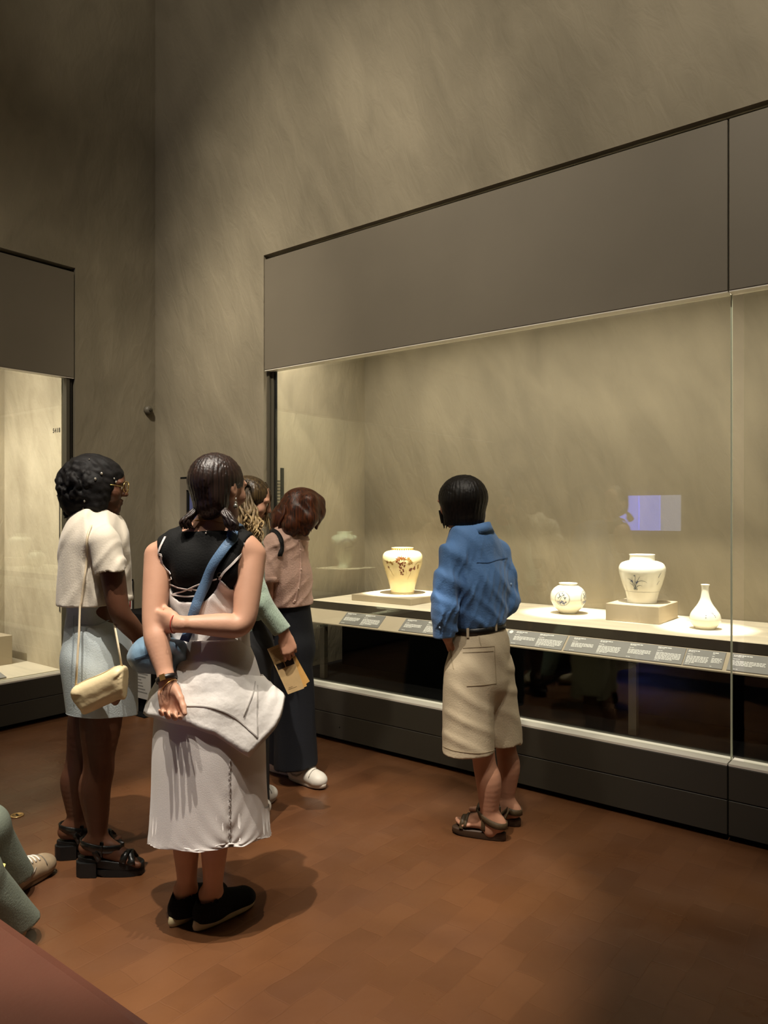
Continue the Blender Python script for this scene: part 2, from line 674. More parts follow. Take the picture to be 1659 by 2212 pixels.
class Vol:
    def __init__(s, lo, hi, h):
        s.h = h
        s.lo = np.array(lo, float)
        s.n = np.ceil((np.array(hi, float) - s.lo) / h).astype(int) + 1
        s.F = np.full(tuple(s.n), 0.1, np.float32)
        s.ax = [(s.lo[i] + h * np.arange(s.n[i])).astype(np.float32) for i in range(3)]

    def blk(s, lo, hi):
        i0 = np.clip(np.floor((np.array(lo) - s.lo) / s.h).astype(int), 0, s.n)
        i1 = np.clip(np.ceil((np.array(hi) - s.lo) / s.h).astype(int) + 1, 0, s.n)
        sl = tuple(slice(int(a), int(b)) for a, b in zip(i0, i1))
        return sl, s.ax[0][sl[0]][:, None, None], s.ax[1][sl[1]][None, :, None], s.ax[2][sl[2]][None, None, :]

    def add(s, prim, k=0.02):
        f, lo, hi = prim
        sl, X, Y, Z = s.blk(lo - k - 0.03, hi + k + 0.03)
        a = s.F[sl]
        if a.size == 0:
            return s
        b = f(X, Y, Z)
        h = np.clip(0.5 + 0.5 * (b - a) / k, 0, 1)
        s.F[sl] = b * (1 - h) + a * h - k * h * (1 - h)
        return s

    def sub(s, prim, k=0.006):
        f, lo, hi = prim
        sl, X, Y, Z = s.blk(lo - k - 0.03, hi + k + 0.03)
        a = s.F[sl]
        if a.size == 0:
            return s
        b = -f(X, Y, Z)
        h = np.clip(0.5 - 0.5 * (b - a) / k, 0, 1)
        s.F[sl] = b * (1 - h) + a * h + k * h * (1 - h)
        return s

    def chain(s, pts, rads, k=0.02, flat=None):
        for i in range(len(pts) - 1):
            s.add(rc(pts[i], pts[i + 1], rads[i], rads[i + 1], flat), k)
        return s

    def clip(s, fn, lo=None, hi=None):
        """keep where fn(X,Y,Z) < 0 (inside the given box only)"""
        lo = s.lo if lo is None else lo
        hi = s.lo + s.h * s.n if hi is None else hi
        sl, X, Y, Z = s.blk(lo, hi)
        s.F[sl] = np.maximum(s.F[sl], fn(X, Y, Z) + 0 * s.F[sl])
        return s

    def plane(s, p, n, lo=None, hi=None):
        p, n = V3(p), V3(Vector(n).normalized())
        return s.clip(lambda X, Y, Z: (X - p[0]) * n[0] + (Y - p[1]) * n[1] + (Z - p[2]) * n[2], lo, hi)

    def disp(s, fn):
        sl, X, Y, Z = s.blk(s.lo, s.lo + s.h * s.n)
        s.F += fn(X, Y, Z).astype(np.float32)
        return s

    def arrays(s):
        F = s.F
        F[0], F[-1], F[:, 0], F[:, -1], F[:, :, 0], F[:, :, -1] = (np.maximum(F[0], 1e-4), np.maximum(F[-1], 1e-4), np.maximum(F[:, 0], 1e-4),
                                                                   np.maximum(F[:, -1], 1e-4), np.maximum(F[:, :, 0], 1e-4), np.maximum(F[:, :, -1], 1e-4))
        ins = F < 0
        c = np.zeros(tuple(s.n - 1), np.uint8)
        for i in (0, 1):
            for j in (0, 1):
                for k in (0, 1):
                    c += ins[i:i + s.n[0] - 1, j:j + s.n[1] - 1, k:k + s.n[2] - 1]
        act = (c > 0) & (c < 8)
        idx = np.argwhere(act)
        lut = np.full(act.shape, -1, np.int64)
        lut[act] = np.arange(len(idx))
        pos = np.zeros((len(idx), 3))
        cnt = np.zeros(len(idx))
        for ax in range(3):
            o1, o2 = [a for a in range(3) if a != ax]
            for u in (0, 1):
                for v in (0, 1):
                    off = np.zeros(3, int)
                    off[o1], off[o2] = u, v
                    q = idx + off
                    a = F[q[:, 0], q[:, 1], q[:, 2]]
                    q2 = q.copy()
                    q2[:, ax] += 1
                    b = F[q2[:, 0], q2[:, 1], q2[:, 2]]
                    m = (a < 0) != (b < 0)
                    t = np.where(m, a / np.where(m, a - b, 1), 0)
                    e = np.repeat(off[None, :].astype(float), len(idx), 0)
                    e[:, ax] = t
                    pos[m] += e[m]
                    cnt[m] += 1
        verts = s.lo + s.h * (idx + pos / cnt[:, None])
        quads = []
        for ax in range(3):
            o1, o2 = [(1, 2), (2, 0), (0, 1)][ax]
            sa = [slice(None)] * 3
            sb = [slice(None)] * 3
            sa[ax], sb[ax] = slice(0, -1), slice(1, None)
            A, B = ins[tuple(sa)], ins[tuple(sb)]
            ch = A != B
            e = np.argwhere(ch)
            e = e[(e[:, o1] > 0) & (e[:, o2] > 0) & (e[:, o1] < s.n[o1] - 1) & (e[:, o2] < s.n[o2] - 1)]
            if len(e) == 0:
                continue
            fl = A[e[:, 0], e[:, 1], e[:, 2]]
            cs = []
            for du, dv in ((-1, -1), (0, -1), (0, 0), (-1, 0)):
                q = e.copy()
                q[:, o1] += du
                q[:, o2] += dv
                cs.append(lut[q[:, 0], q[:, 1], q[:, 2]])
            qd = np.stack(cs, 1)
            qd[~fl] = qd[~fl][:, ::-1]
            quads.append(qd)
        return verts, np.concatenate(quads)

    def build(s, name, material, parent, sm=0):
        v, q = s.arrays()
        for _ in range(sm):      # light relaxing
            acc = np.zeros_like(v)
            cn = np.zeros(len(v))
            for a in range(4):
                b = q[:, (a + 1) % 4]
                np.add.at(acc, q[:, a], v[b])
                np.add.at(cn, q[:, a], 1)
                np.add.at(acc, b, v[q[:, a]])
                np.add.at(cn, b, 1)
            v = v * 0.5 + 0.5 * acc / np.maximum(cn, 1)[:, None]
        me = bpy.data.meshes.new(name)
        me.vertices.add(len(v))
        me.vertices.foreach_set('co', v.astype(np.float32).ravel())
        me.loops.add(len(q) * 4)
        me.loops.foreach_set('vertex_index', q.astype(np.int32).ravel())
        me.polygons.add(len(q))
        me.polygons.foreach_set('loop_start', np.arange(0, len(q) * 4, 4, dtype=np.int32))
        me.update(calc_edges=True)
        me.validate()
        o = link(name, me, material, parent, True)
        s.mesh_v, s.mesh_q = v, q
        return o

    def bvh(s):
        return BVHTree.FromPolygons([Vector(p) for p in s.mesh_v], [tuple(int(i) for i in f) for f in s.mesh_q])


def swirl(X, Y, Z, seed, freq, n=5):
    rs = np.random.RandomState(seed)
    o = 0
    for i in range(n):
        d = rs.randn(3)
        d /= np.linalg.norm(d)
        w = freq * (0.6 + 0.9 * rs.rand())
        o = o + np.sin((X * d[0] + Y * d[1] + Z * d[2]) * w + rs.rand() * 6.28 + 1.3 * np.sin((X * d[1] + Y * d[2] + Z * d[0]) * w * 0.5))
    return o / n


def folds(X, Y, Z, dirn, freq, seed=0, warp=0.5):
    """cloth folds: soft ridges whose crests run across dirn (negative = outward)"""
    d = np.array(dirn, float)
    d /= np.linalg.norm(d)
    u = X * d[0] + Y * d[1] + Z * d[2]
    w = swirl(X, Y, Z, seed, freq * 0.22, 4)
    m = np.clip(0.5 + 0.8 * swirl(X, Y, Z, seed + 9, freq * 0.25, 3), 0, 1)
    return (0.35 - (0.5 + 0.5 * np.sin(u * freq + warp * 6 * w)) ** 2.5) * m
def text(name, body, size, m, loc, rot, parent, extrude=0.0006, offset=0.0, space=1.0, align='LEFT'):
    """raised lettering as a mesh"""
    fc = bpy.data.curves.new(name, 'FONT')
    fc.body, fc.size, fc.extrude, fc.offset, fc.space_character, fc.align_x = body, size, extrude, offset, space, align
    tmp = bpy.data.objects.new(name + '_curve', fc)
    COL.objects.link(tmp)
    me = bpy.data.meshes.new_from_object(tmp.evaluated_get(bpy.context.evaluated_depsgraph_get()))
    bpy.data.objects.remove(tmp)
    o = link(name, me, m)
    o.matrix_world = Matrix.Translation(loc) @ rot
    o.parent = parent
    o.matrix_parent_inverse = Matrix.Translation(parent.location).inverted()
    o['kind'] = 'stuff'
    return o


# ================================================================ the room
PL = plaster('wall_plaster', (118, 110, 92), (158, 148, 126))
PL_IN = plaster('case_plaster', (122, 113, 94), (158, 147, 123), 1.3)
PL_L = plaster('side_case_plaster', (158, 146, 122), (196, 184, 158), 2.2)
FLOOR = floor_mat()
GLASS = glass_mat()
PANEL = mat('panel_paint', (112, 104, 89), 0.62, vary=0.05, vscale=2.0)
BASEP = mat('base_paint', (58, 54, 44), 0.6, vary=0.06, vscale=3.0)
SILL = mat('sill_metal', (232, 226, 212), 0.35, metal=0.0, spec=0.6)
BLACK = mat('matt_black', (7, 7, 7), 0.8, spec=0.2)
GAP = mat('shadow_gap', (40, 37, 31), 0.8, spec=0.2)
MULL = mat('bronze_mullion', (74, 69, 57), 0.5)
DECK = mat('deck_linen', (216, 205, 180), 0.8, vary=0.09, vscale=5, bump=0.15, bscale=90, stretch=(0.4, 2.5, 1))
DECK_SHADE = mat('deck_edge_shade', (74, 66, 55), 0.7)  # shade of the unlit front edge put into the colour
PLINTH = mat('plinth_paint', (176, 162, 137), 0.7, vary=0.03, vscale=8)
CARD = mat('label_plate', (122, 120, 114), 0.5, vary=0.04, vscale=20)
INK = mat('white_print', (236, 234, 226), 0.6)
CEIL = mat('ceiling_paint', (58, 55, 50), 0.9)

XL, YB, XR, YF, ZC = -5.05, 3.54, 4.2, -3.6, 6.4
GY = 3.60                      # glass plane of the long case
CX0, CX1 = -3.805, 1.2         # opening of the long case
CB = 4.57                      # its back panel

struct(MB().box((-6.3, YF - 0.2, -0.15), (XR + 0.2, 5.0, 0.0)).build('floor', FLOOR))
struct(MB().box((-6.3, YF - 0.2, ZC), (XR + 0.2, 5.0, ZC + 0.15)).build('ceiling', CEIL))
wb = MB()
wb.box((XL, YB, 0), (CX0, 5.0, ZC))
wb.box((CX0, YB, 3.232), (XR + 0.2, 5.0, ZC))
wb.box((CX1, YB, 0), (XR + 0.2, 5.0, 3.232))
struct(wb.build('wall_back', PL))
LY0, LY1 = -1.7, 2.867         # opening of the case in the side wall
wl = MB()
wl.box((-6.3, LY1, 0), (XL, 5.0, ZC))
wl.box((-6.3, LY0, 3.222), (XL, LY1, ZC))
wl.box((-6.3, YF - 0.2, 0), (XL, LY0, ZC))
struct(wl.build('wall_left', PL))
struct(MB().box((XL, YF - 0.2, 0), (XR + 0.2, YF, ZC)).build('wall_front', PL))
struct(MB().box((XR, YF, 0), (XR + 0.2, YB, ZC)).build('wall_right', PL))

# ---------------------------------------------------------------- long display case
case = empty('display_case', (-2.3, 3.54, 0))
tag(case, 'long built-in glass display case holding four white porcelain pots', 'display case')


def child(mb, name, m, parent, smooth=False):
    o = mb.build(name, m, None, smooth)
    o.parent = parent
    o.matrix_parent_inverse = Matrix.Translation(parent.location).inverted()
    return o


JX = -0.82
for x0, x1 in ((CX0 + 0.008, JX - 0.003), (JX + 0.003, CX1 - 0.008)):
    child(MB().bbox((x0, YB, 2.44), (x1, YB + 0.05, 3.20), 0.002), 'header_panel', PANEL, case)
    child(MB().box((x0, YB + 0.003, 2.434), (x1, GY + 0.012, 2.4395)), 'header_lip', SILL, case)
    child(MB().bbox((x0, 3.53, 0.186), (x1, 3.56, 0.333), 0.002), 'base_panel', BASEP, case)
    child(MB().bbox((x0, 3.53, 0.03), (x1, 3.56, 0.182), 0.002), 'base_panel', BASEP, case)
    child(MB().box((x0, 3.53, 0.335), (x1, 3.64, 0.345)), 'sill', SILL, case)
    child(MB().box((x0 + 0.05, GY - 0.006, 0.345), (x1 - 0.001, GY + 0.006, 2.434)), 'glass_pane', GLASS, case)
child(MB().box((CX0 + 0.001, YB + 0.06, 3.20), (CX1, 4.9, 3.228)), 'soffit', GAP, case)
child(MB().box((CX0 + 0.001, 3.585, 0.0), (CX1, 3.64, 0.334)), 'base_core', BLACK, case)
child(MB().box((-3.75, CB, 0.33), (CX1, CB + 0.05, 3.1)), 'back_panel', PL_IN, case)
child(MB().box((-3.795, 3.612, 0.33), (-3.75, CB + 0.05, 3.1)), 'end_panel', PL_IN, case)
child(MB().box((CX1 - 0.05, 3.64, 0.33), (CX1 - 0.002, CB, 3.1)), 'end_panel', PL_IN, case)
child(MB().box((-3.75, 3.66, 3.0), (CX1 - 0.05, CB, 3.06)), 'case_ceiling', GAP, case)
child(MB().box((-3.75, 3.64, 0.30), (CX1 - 0.05, CB, 0.338)), 'case_floor', BLACK, case)
child(MB().box((-3.75, 3.641, 0.338), (CX1 - 0.05, 3.675, 0.342)), 'floor_strip', BASEP, case)
# end mullions
child(MB().box((CX0 + 0.004, YB + 0.03, 0.345), (CX0 + 0.024, GY + 0.01, 2.434)), 'mullion', MULL, case)
child(MB().box((CX0 + 0.027, YB + 0.045, 0.345), (CX0 + 0.048, GY + 0.01, 2.434)), 'mullion', MULL, case)
child(MB().box((CX0 + 0.049, YB + 0.055, 0.345), (CX0 + 0.062, GY + 0.01, 2.434)), 'seal', BLACK, case)
child(MB().box((JX - 0.003, GY - 0.007, 0.345), (JX + 0.003, GY + 0.007, 2.434)), 'glass_edge',
      mat('glass_edge', (196, 202, 176), 0.2, spec=0.8), case)
# door slot, louvre and lever on the end panel
child(MB().box((-3.75, 3.645, 1.22), (-3.744, 3.675, 1.77)), 'door_slot', BLACK, case)
for i in range(18):
    child(MB().box((-3.75, 3.618, 1.30 + i * 0.022), (-3.745, 3.640, 1.309 + i * 0.022)), 'louvre_slat', MULL, case)
child(MB().box((-3.75, 3.68, 1.55), (-3.735, 3.76, 1.58), None), 'lever', BLACK, case)
# access hatch on the base
hx0, hx1 = -3.62, -3.40
hatch = MB()
hatch.bbox((hx0, 3.528, 0.055), (hx1, 3.531, 0.150), 0.001)
child(hatch, 'hatch', BASEP, case)
for x in (-3.56, -3.10):
    child(MB().ball((x, 3.529, 0.105), 0.004, 8, 5), 'screw', BLACK, case)
# deck on legs
deck = child(MB().box((-3.62, 3.80, 0.795), (CX1 - 0.06, CB - 0.004, 0.8448)), 'deck', DECK_SHADE, case)
child(MB().box((-3.62, 3.80, 0.8448), (CX1 - 0.06, CB - 0.004, 0.846)), 'deck_cloth', DECK, case)
RZ0, RZ1, RY0, RY1 = 0.792, 0.716, 3.80, 3.70
child(MB().prism([(RY0, RZ0), (RY1, RZ1), (RY1, RZ1 - 0.006), (RY0 + 0.004, RZ0 - 0.012)], -3.62, CX1 - 0.06), 'label_rail', PLINTH, case)
LEG = mat('case_leg_paint', (64, 58, 45), 0.6)
for x in (-3.42, -2.365, -1.31, -0.255):
    child(MB().box((x - 0.02, 3.715, 0.339), (x + 0.02, 3.75, 0.70)), 'support_post', LEG, case)
child(MB().box((-3.62, 4.15, 0.34), (CX1 - 0.06, 4.17, 0.794)), 'under_panel', BLACK, case)

# ---------------------------------------------------------------- label plates on the rail


def x_at(px, Y):
    r = (px - CX) / FPX
    return (CC * r - SS) / (SS * r + CC) * Y


rs = random.Random(3)
SL = math.hypot(RY0 - RY1, RZ0 - RZ1)
RU = Vector((0, (RY1 - RY0) / SL, (RZ1 - RZ0) / SL))       # down the rail
RN = Vector((0, -(RZ0 - RZ1) / SL, (RY0 - RY1) / SL))      # off the rail


def plate(px0, px1, cols, label, dot=None):
    x0, x1 = x_at(px0, 3.745), x_at(px1, 3.745)
    w = x1 - x0
    org = Vector((x0, RY0, RZ0)) + RU * 0.006 + RN * 0.0002
    L = SL - 0.016
    root = empty('label_plate', org)
    tag(root, label, 'label plate', 'label plates on the sloping rail')

    def pt(u, v, h):
        return Vector((u, 0, 0)) + RU * v + RN * h
    b = MB()
    n = len(b.v)
    b.v += [pt(0, 0, 0), pt(w, 0, 0), pt(w, L, 0), pt(0, L, 0), pt(0.001, 0.001, 0.003), pt(w - 0.001, 0.001, 0.003), pt(w - 0.001, L - 0.001, 0.003), pt(0.001, L - 0.001, 0.003)]
    b.f += [tuple(n + i for i in q) for q in ((0, 1, 2, 3), (4, 7, 6, 5), (0, 4, 5, 1), (1, 5, 6, 2), (2, 6, 7, 3), (3, 7, 4, 0))]
    b.build('plate', CARD, root)
    t = MB()

    def words(u0, v, u1, h):
        u = u0
        while u < u1 - 0.004:
            ww = min(rs.uniform(0.006, 0.020), u1 - u)
            t.quad(pt(u, v, 0.0035), pt(u + ww, v, 0.0035), pt(u + ww, v + h, 0.0035), pt(u, v + h, 0.0035))
            u += ww + 0.0022
    for (a, c, kind) in cols:
        u0, u1 = a * w, c * w
        cw = u1 - u0
        words(u0, 0.010, u0 + cw * 0.55, 0.0052)
        words(u0, 0.0185, u0 + cw * 0.3, 0.003)
        words(u0, 0.034, u0 + cw * 0.22, 0.003)
        nl = 4 if kind == 'k' else 6
        for i in range(nl):
            words(u0, 0.046 + i * 0.0082, u0 + cw * (0.97 if i < nl - 1 else rs.uniform(0.4, 0.8)), 0.0042)
        words(u0, L - 0.012, u0 + cw * 0.2, 0.0026)
    if dot is not None:
        for k in range(14):
            a0, a1 = 2 * math.pi * k / 14, 2 * math.pi * (k + 1) / 14
            c0 = (dot * w, 0.018)
            t.quad(pt(c0[0], c0[1], 0.0036), pt(c0[0] + 0.012 * math.cos(a0), c0[1] + 0.012 * math.sin(a0), 0.0036),
                   pt(c0[0] + 0.012 * math.cos(a1), c0[1] + 0.012 * math.sin(a1), 0.0036))
    le = t.build('lettering', INK, root)
    le['kind'] = 'stuff'
    return root


plate(740, 824, [(0.05, 0.45, 'k'), (0.52, 0.96, 'e')], 'grey label plate below the grape jar, nearest the case end')
plate(868, 1016, [(0.04, 0.30, 'k'), (0.36, 0.62, 'e'), (0.68, 0.96, 'k')], 'grey label plate partly hidden by the blue sleeve')
plate(1090, 1219, [(0.16, 0.52, 'k'), (0.56, 0.97, 'e')], 'grey label plate with round white badge below the round jar', 0.07)
plate(1223, 1477, [(0.05, 0.25, 'k'), (0.29, 0.49, 'e'), (0.55, 0.74, 'k'), (0.78, 0.98, 'e')], 'widest grey label plate, below the orchid jar')
plate(1479, 1564, [(0.05, 0.62, 'e'), (0.68, 0.95, 'k')], 'grey label plate between the widest plate and the glass joint')
plate(1573, 1760, [(0.05, 0.46, 'k'), (0.52, 0.96, 'e')], 'grey label plate running past the glass joint')

# ---------------------------------------------------------------- plinths and pots of the long case


def plinth(x0, x1, y0, y1, z0, h, label, cat='plinth'):
    e = MB().bbox((x0, y0, z0), (x1, y1, z0 + h), 0.0025).build('plinth', PLINTH)
    return tag(e, label, cat)


ZD = 0.8462
plinth(-3.371, -2.859, 3.963, 4.473, ZD, 0.044, 'low square plinth under the grape jar')
plinth(-1.604, -1.304, 4.115, 4.455, ZD, 0.096, 'tall square plinth under the orchid jar')

PORC = mat('white_glaze', (226, 222, 205), 0.16, vary=0.03, vscale=9, spec=0.6, coat=0.3)
PORCW = mat('ivory_glaze', (230, 212, 160), 0.18, vary=0.07, vscale=10, spec=0.6, coat=0.3)
CELA = mat('pale_green_glaze', (205, 214, 190), 0.12, vary=0.04, vscale=9, spec=0.6, coat=0.3)
BLUE = mat('cobalt_paint', (70, 80, 120), 0.3)
BLUEG = mat('grey_blue_paint', (96, 104, 108), 0.3)
IRON = mat('iron_brown_paint', (118, 62, 38), 0.3, vary=0.3, vscale=60)
IRONY = mat('iron_ochre_paint', (140, 100, 34), 0.3, vary=0.3, vscale=60)


class Pot:
    def __init__(s, name, prof, inner, m, loc, label, cat):
        s.root = empty(name, loc)
        tag(s.root, label, cat)
        s.pr = [(float(p[0]), float(p[1])) for p in spline(prof, 8)]
        pts = s.pr + [(float(p[0]), float(p[1])) for p in spline(inner, 4)]
        MB().lathe(pts, 56).build('body', m, s.root, True)
        s.zs = np.array([z for r, z in s.pr])
        s.rs = np.array([r for r, z in s.pr])

    def at(s, u, z, off=0.0008):
        """surface point at arc length u from the front, height z"""
        r = float(np.interp(z, s.zs, s.rs)) + off
        rm = s.rs.max()
        a = s.front + u / rm
        return Vector((r * math.cos(a), r * math.sin(a), z))

    def poly(s, mb, pts, off=0.0008):
        """small painted shape, fanned around its middle"""
        cu = sum(p[0] for p in pts) / len(pts)
        cz = sum(p[1] for p in pts) / len(pts)
        n = len(mb.v)
        mb.v.append(s.at(cu, cz, off))
        mb.v += [s.at(u, z, off) for u, z in pts]
        k = len(pts)
        mb.f += [(n, n + 1 + i, n + 1 + (i + 1) % k) for i in range(k)]

    def stroke(s, mb, pts, w0, w1=None, off=0.0008):
        w1 = w0 if w1 is None else w1
        P = spline(pts, 6)
        n = len(mb.v)
        for i, p in enumerate(P):
            q = P[min(i + 1, len(P) - 1)] - P[max(i - 1, 0)]
            q = q / (np.linalg.norm(q) + 1e-9)
            w = (w0 + (w1 - w0) * i / (len(P) - 1)) / 2
            mb.v += [s.at(p[0] - q[1] * w, p[1] + q[0] * w, off), s.at(p[0] + q[1] * w, p[1] - q[0] * w, off)]
        for i in range(len(P) - 1):
            mb.f.append((n + 2 * i, n + 2 * i + 1, n + 2 * i + 3, n + 2 * i + 2))

    def disc(s, mb, u, z, r, k=9, off=0.001):
        s.poly(mb, [(u + r * math.cos(2 * math.pi * i / k), z + r * math.sin(2 * math.pi * i / k)) for i in range(k)], off)

    def leaf(s, mb, u, z, size, ang, lobes=5):
        pts = []
        for i in range(lobes * 4):
            t = 2 * math.pi * i / (lobes * 4)
            rr = size * (0.62 + 0.38 * math.cos(lobes * t))
            pts.append((u + rr * math.cos(t + ang), z + rr * math.sin(t + ang)))
        s.poly(mb, pts)

    def band(s, mb, z, h, off=0.0008):
        n = len(mb.v)
        K = 56
        for k in range(K):
            a = 2 * math.pi * k / K
            for zz in (z, z + h):
                r = float(np.interp(zz, s.zs, s.rs)) + off
                mb.v.append(Vector((r * math.cos(a), r * math.sin(a), zz)))
        for k in range(K):
            j = (k + 1) % K
            mb.f.append((n + 2 * k, n + 2 * j, n + 2 * j + 1, n + 2 * k + 1))

    def paint(s, mb, m, name='painting'):
        o = mb.build(name, m, s.root)
        o['kind'] = 'stuff'
        return o


def front_angle(x, y):
    return math.atan2(-y, -x)


# grape jar
g = Pot('grape_jar', [(0.0835, 0), (0.0850, 0.006), (0.0840, 0.014), (0.0900, 0.05), (0.1040, 0.10), (0.1220, 0.16), (0.1370, 0.205), (0.1420, 0.240),
                      (0.1370, 0.272), (0.1190, 0.293), (0.0900, 0.3015), (0.0790, 0.304), (0.0770, 0.309), (0.0780, 0.318), (0.0790, 0.322)],
        [(0.0770, 0.3225), (0.0700, 0.318), (0.0690, 0.304), (0.10, 0.28), (0.12, 0.2), (0.075, 0.02), (0.001, 0.015)],
        PORCW, (-3.115, 4.217, ZD + 0.0442), 'ivory jar painted with brown grapes and vine leaves', 'jar')
g.front = front_angle(-3.115, 4.217)
mb = MB()
rg = random.Random(5)
for row in range(9):       # the big hanging bunch
    zz = 0.222 - row * 0.0095
    half = 0.020 * (1 - (row / 11.0)) + 0.004
    for q in range(max(2, int(half / 0.0045))):
        g.disc(mb, -0.004 + rg.uniform(-half, half), zz + rg.uniform(-0.004, 0.004), rg.uniform(0.0048, 0.0065))
for u, z, sz, a in ((-0.030, 0.248, 0.020, 0.4), (-0.010, 0.256, 0.021, 1.4), (0.012, 0.251, 0.018, 2.0), (-0.040, 0.232, 0.013, 0.1), (-0.12, 0.225, 0.015, 0.3), (-0.115, 0.19, 0.013, 1.0)):
    g.leaf(mb, u, z, sz, a)
for u, z in ((0.060, 0.178), (0.066, 0.170), (0.071, 0.180), (0.057, 0.171), (0.090, 0.182), (0.096, 0.190), (0.10, 0.178)):
    g.disc(mb, u, z, 0.0075)
g.paint(mb, IRON, 'grape_painting')
mb = MB()
g.stroke(mb, [(-0.15, 0.235), (-0.09, 0.222), (-0.05, 0.238), (-0.01, 0.25), (0.03, 0.246), (0.05, 0.225), (0.062, 0.215)], 0.004, 0.002)
g.stroke(mb, [(0.085, 0.175), (0.094, 0.20), (0.115, 0.222), (0.15, 0.224)], 0.0032, 0.002)
g.stroke(mb, [(0.066, 0.168), (0.068, 0.145), (0.058, 0.132), (0.052, 0.118), (0.048, 0.104)], 0.003, 0.0012)
g.stroke(mb, [(-0.12, 0.19), (-0.10, 0.165), (-0.088, 0.142), (-0.076, 0.128)], 0.003, 0.0012)
g.stroke(mb, [(0.026, 0.172), (0.030, 0.158), (0.036, 0.15), (0.032, 0.14)], 0.002, 0.001)
for u, z, sz, a in ((0.042, 0.252, 0.016, 0.6), (0.055, 0.236, 0.014, 1.2), (0.066, 0.222, 0.015, 0.2), (0.047, 0.215, 0.013, 0.9), (-0.075, 0.214, 0.012, 0.5), (-0.088, 0.226, 0.011, 1.5), (0.13, 0.20, 0.013, 0.3), (0.135, 0.185, 0.012, 0.9)):
    g.leaf(mb, u, z, sz, a)
g.band(mb, 0.009, 0.003)
g.band(mb, 0.3205, 0.0012, 0.0009)
for k in range(26):        # neck motif
    u = -0.2 + k * 0.016
    a = g.front + u / 0.078
    r = 0.0792
    n = len(mb.v)
    for da, z in ((0, 0.3075), (0.10, 0.3075), (0.10, 0.3165), (0, 0.3165)):
        mb.v.append(Vector((r * math.cos(a + da), r * math.sin(a + da), z)))
    mb.f.append((n, n + 1, n + 2, n + 3))
g.paint(mb, IRONY, 'vine_painting')

# round jar
g = Pot('round_jar', [(0.046, 0), (0.048, 0.004), (0.060, 0.016), (0.085, 0.042), (0.1030, 0.075), (0.1070, 0.098), (0.1010, 0.128), (0.084, 0.152), (0.064, 0.166), (0.0535, 0.171), (0.0535, 0.178), (0.0565, 0.183)],
        [(0.055, 0.1845), (0.049, 0.182), (0.048, 0.170), (0.09, 0.13), (0.08, 0.05), (0.001, 0.012)],
        PORC, (-1.892, 4.256, ZD), 'round white jar with blue floral medallions', 'jar')
g.front = front_angle(-1.892, 4.256)
mb = MB()
for c in (-0.038, 0.128):
    for rad in (0.044, 0.0475):
        g.stroke(mb, [(c + rad * math.cos(t), 0.098 + rad * 0.93 * math.sin(t)) for t in np.linspace(0, 2 * math.pi, 17)], 0.0012)
    for u, z, sz, a in ((-0.012, 0.012, 0.010, 0.2), (0.010, 0.020, 0.009, 1.0), (0.018, 0.003, 0.010, 0.5), (-0.018, 0.024, 0.007, 0.9), (0.001, 0.030, 0.007, 0.1), (-0.022, 0.002, 0.007, 0.7)):
        g.leaf(mb, c + u, 0.100 + z, sz, a, 3)
    g.stroke(mb, [(c - 0.01, 0.068), (c - 0.012, 0.09), (c + 0.0, 0.11), (c + 0.012, 0.125)], 0.002)
g.paint(mb, BLUEG, 'medallion_painting')
mb = MB()
for c in (-0.038, 0.128):
    for u, z, sz in ((-0.012, -0.026, 0.013), (0.010, -0.028, 0.013), (0.0, -0.018, 0.011), (-0.026, -0.020, 0.008), (0.024, -0.020, 0.008)):
        g.leaf(mb, c + u, 0.098 + z, sz, 0.3, 4)
g.paint(mb, BLUE, 'rock_painting')

# orchid jar
g = Pot('orchid_jar', [(0.081, 0), (0.082, 0.006), (0.087, 0.035), (0.0945, 0.064), (0.0965, 0.068), (0.108, 0.10), (0.121, 0.145), (0.1290, 0.180), (0.1270, 0.205), (0.113, 0.226), (0.086, 0.237), (0.0725, 0.240),
                       (0.0700, 0.246), (0.0690, 0.262), (0.0715, 0.274)],
        [(0.0700, 0.2755), (0.0635, 0.272), (0.0625, 0.24), (0.11, 0.21), (0.11, 0.13), (0.07, 0.02), (0.001, 0.015)],
        PORC, (-1.454, 4.285, ZD + 0.0962), 'tall-shouldered white jar painted with blue orchids', 'jar')
g.front = front_angle(-1.454, 4.285)
mb = MB()
for pts in ([(-0.045, 0.082), (-0.05, 0.11), (-0.07, 0.135), (-0.092, 0.142)], [(-0.045, 0.082), (-0.035, 0.115), (-0.01, 0.132), (0.018, 0.128), (0.03, 0.12)],
            [(-0.045, 0.082), (-0.045, 0.12), (-0.04, 0.15), (-0.046, 0.165)], [(-0.045, 0.082), (-0.038, 0.11), (-0.02, 0.145), (-0.012, 0.155)],
            [(-0.045, 0.082), (-0.06, 0.105), (-0.085, 0.118)], [(-0.045, 0.082), (-0.03, 0.10), (-0.012, 0.106), (0.0, 0.102)],
            [(-0.05, 0.082), (-0.06, 0.12), (-0.058, 0.15)], [(0.10, 0.15), (0.11, 0.17), (0.118, 0.175)], [(0.10, 0.11), (0.112, 0.128), (0.12, 0.13)]):
    g.stroke(mb, pts, 0.0036, 0.0008)
for u, z, sz in ((-0.045, 0.084, 0.009), (-0.036, 0.083, 0.008), (-0.054, 0.083, 0.007)):
    g.leaf(mb, u, z, sz, 0.4, 3)
g.band(mb, 0.0665, 0.0012)
g.paint(mb, BLUEG, 'orchid_painting')
mb = MB()
for u, z, sz in ((-0.066, 0.130, 0.009), (-0.060, 0.126, 0.008), (-0.034, 0.122, 0.009), (-0.028, 0.127, 0.007), (-0.043, 0.160, 0.006)):
    g.leaf(mb, u, z, sz, 0.6, 4)
g.paint(mb, BLUE, 'blossom_painting')

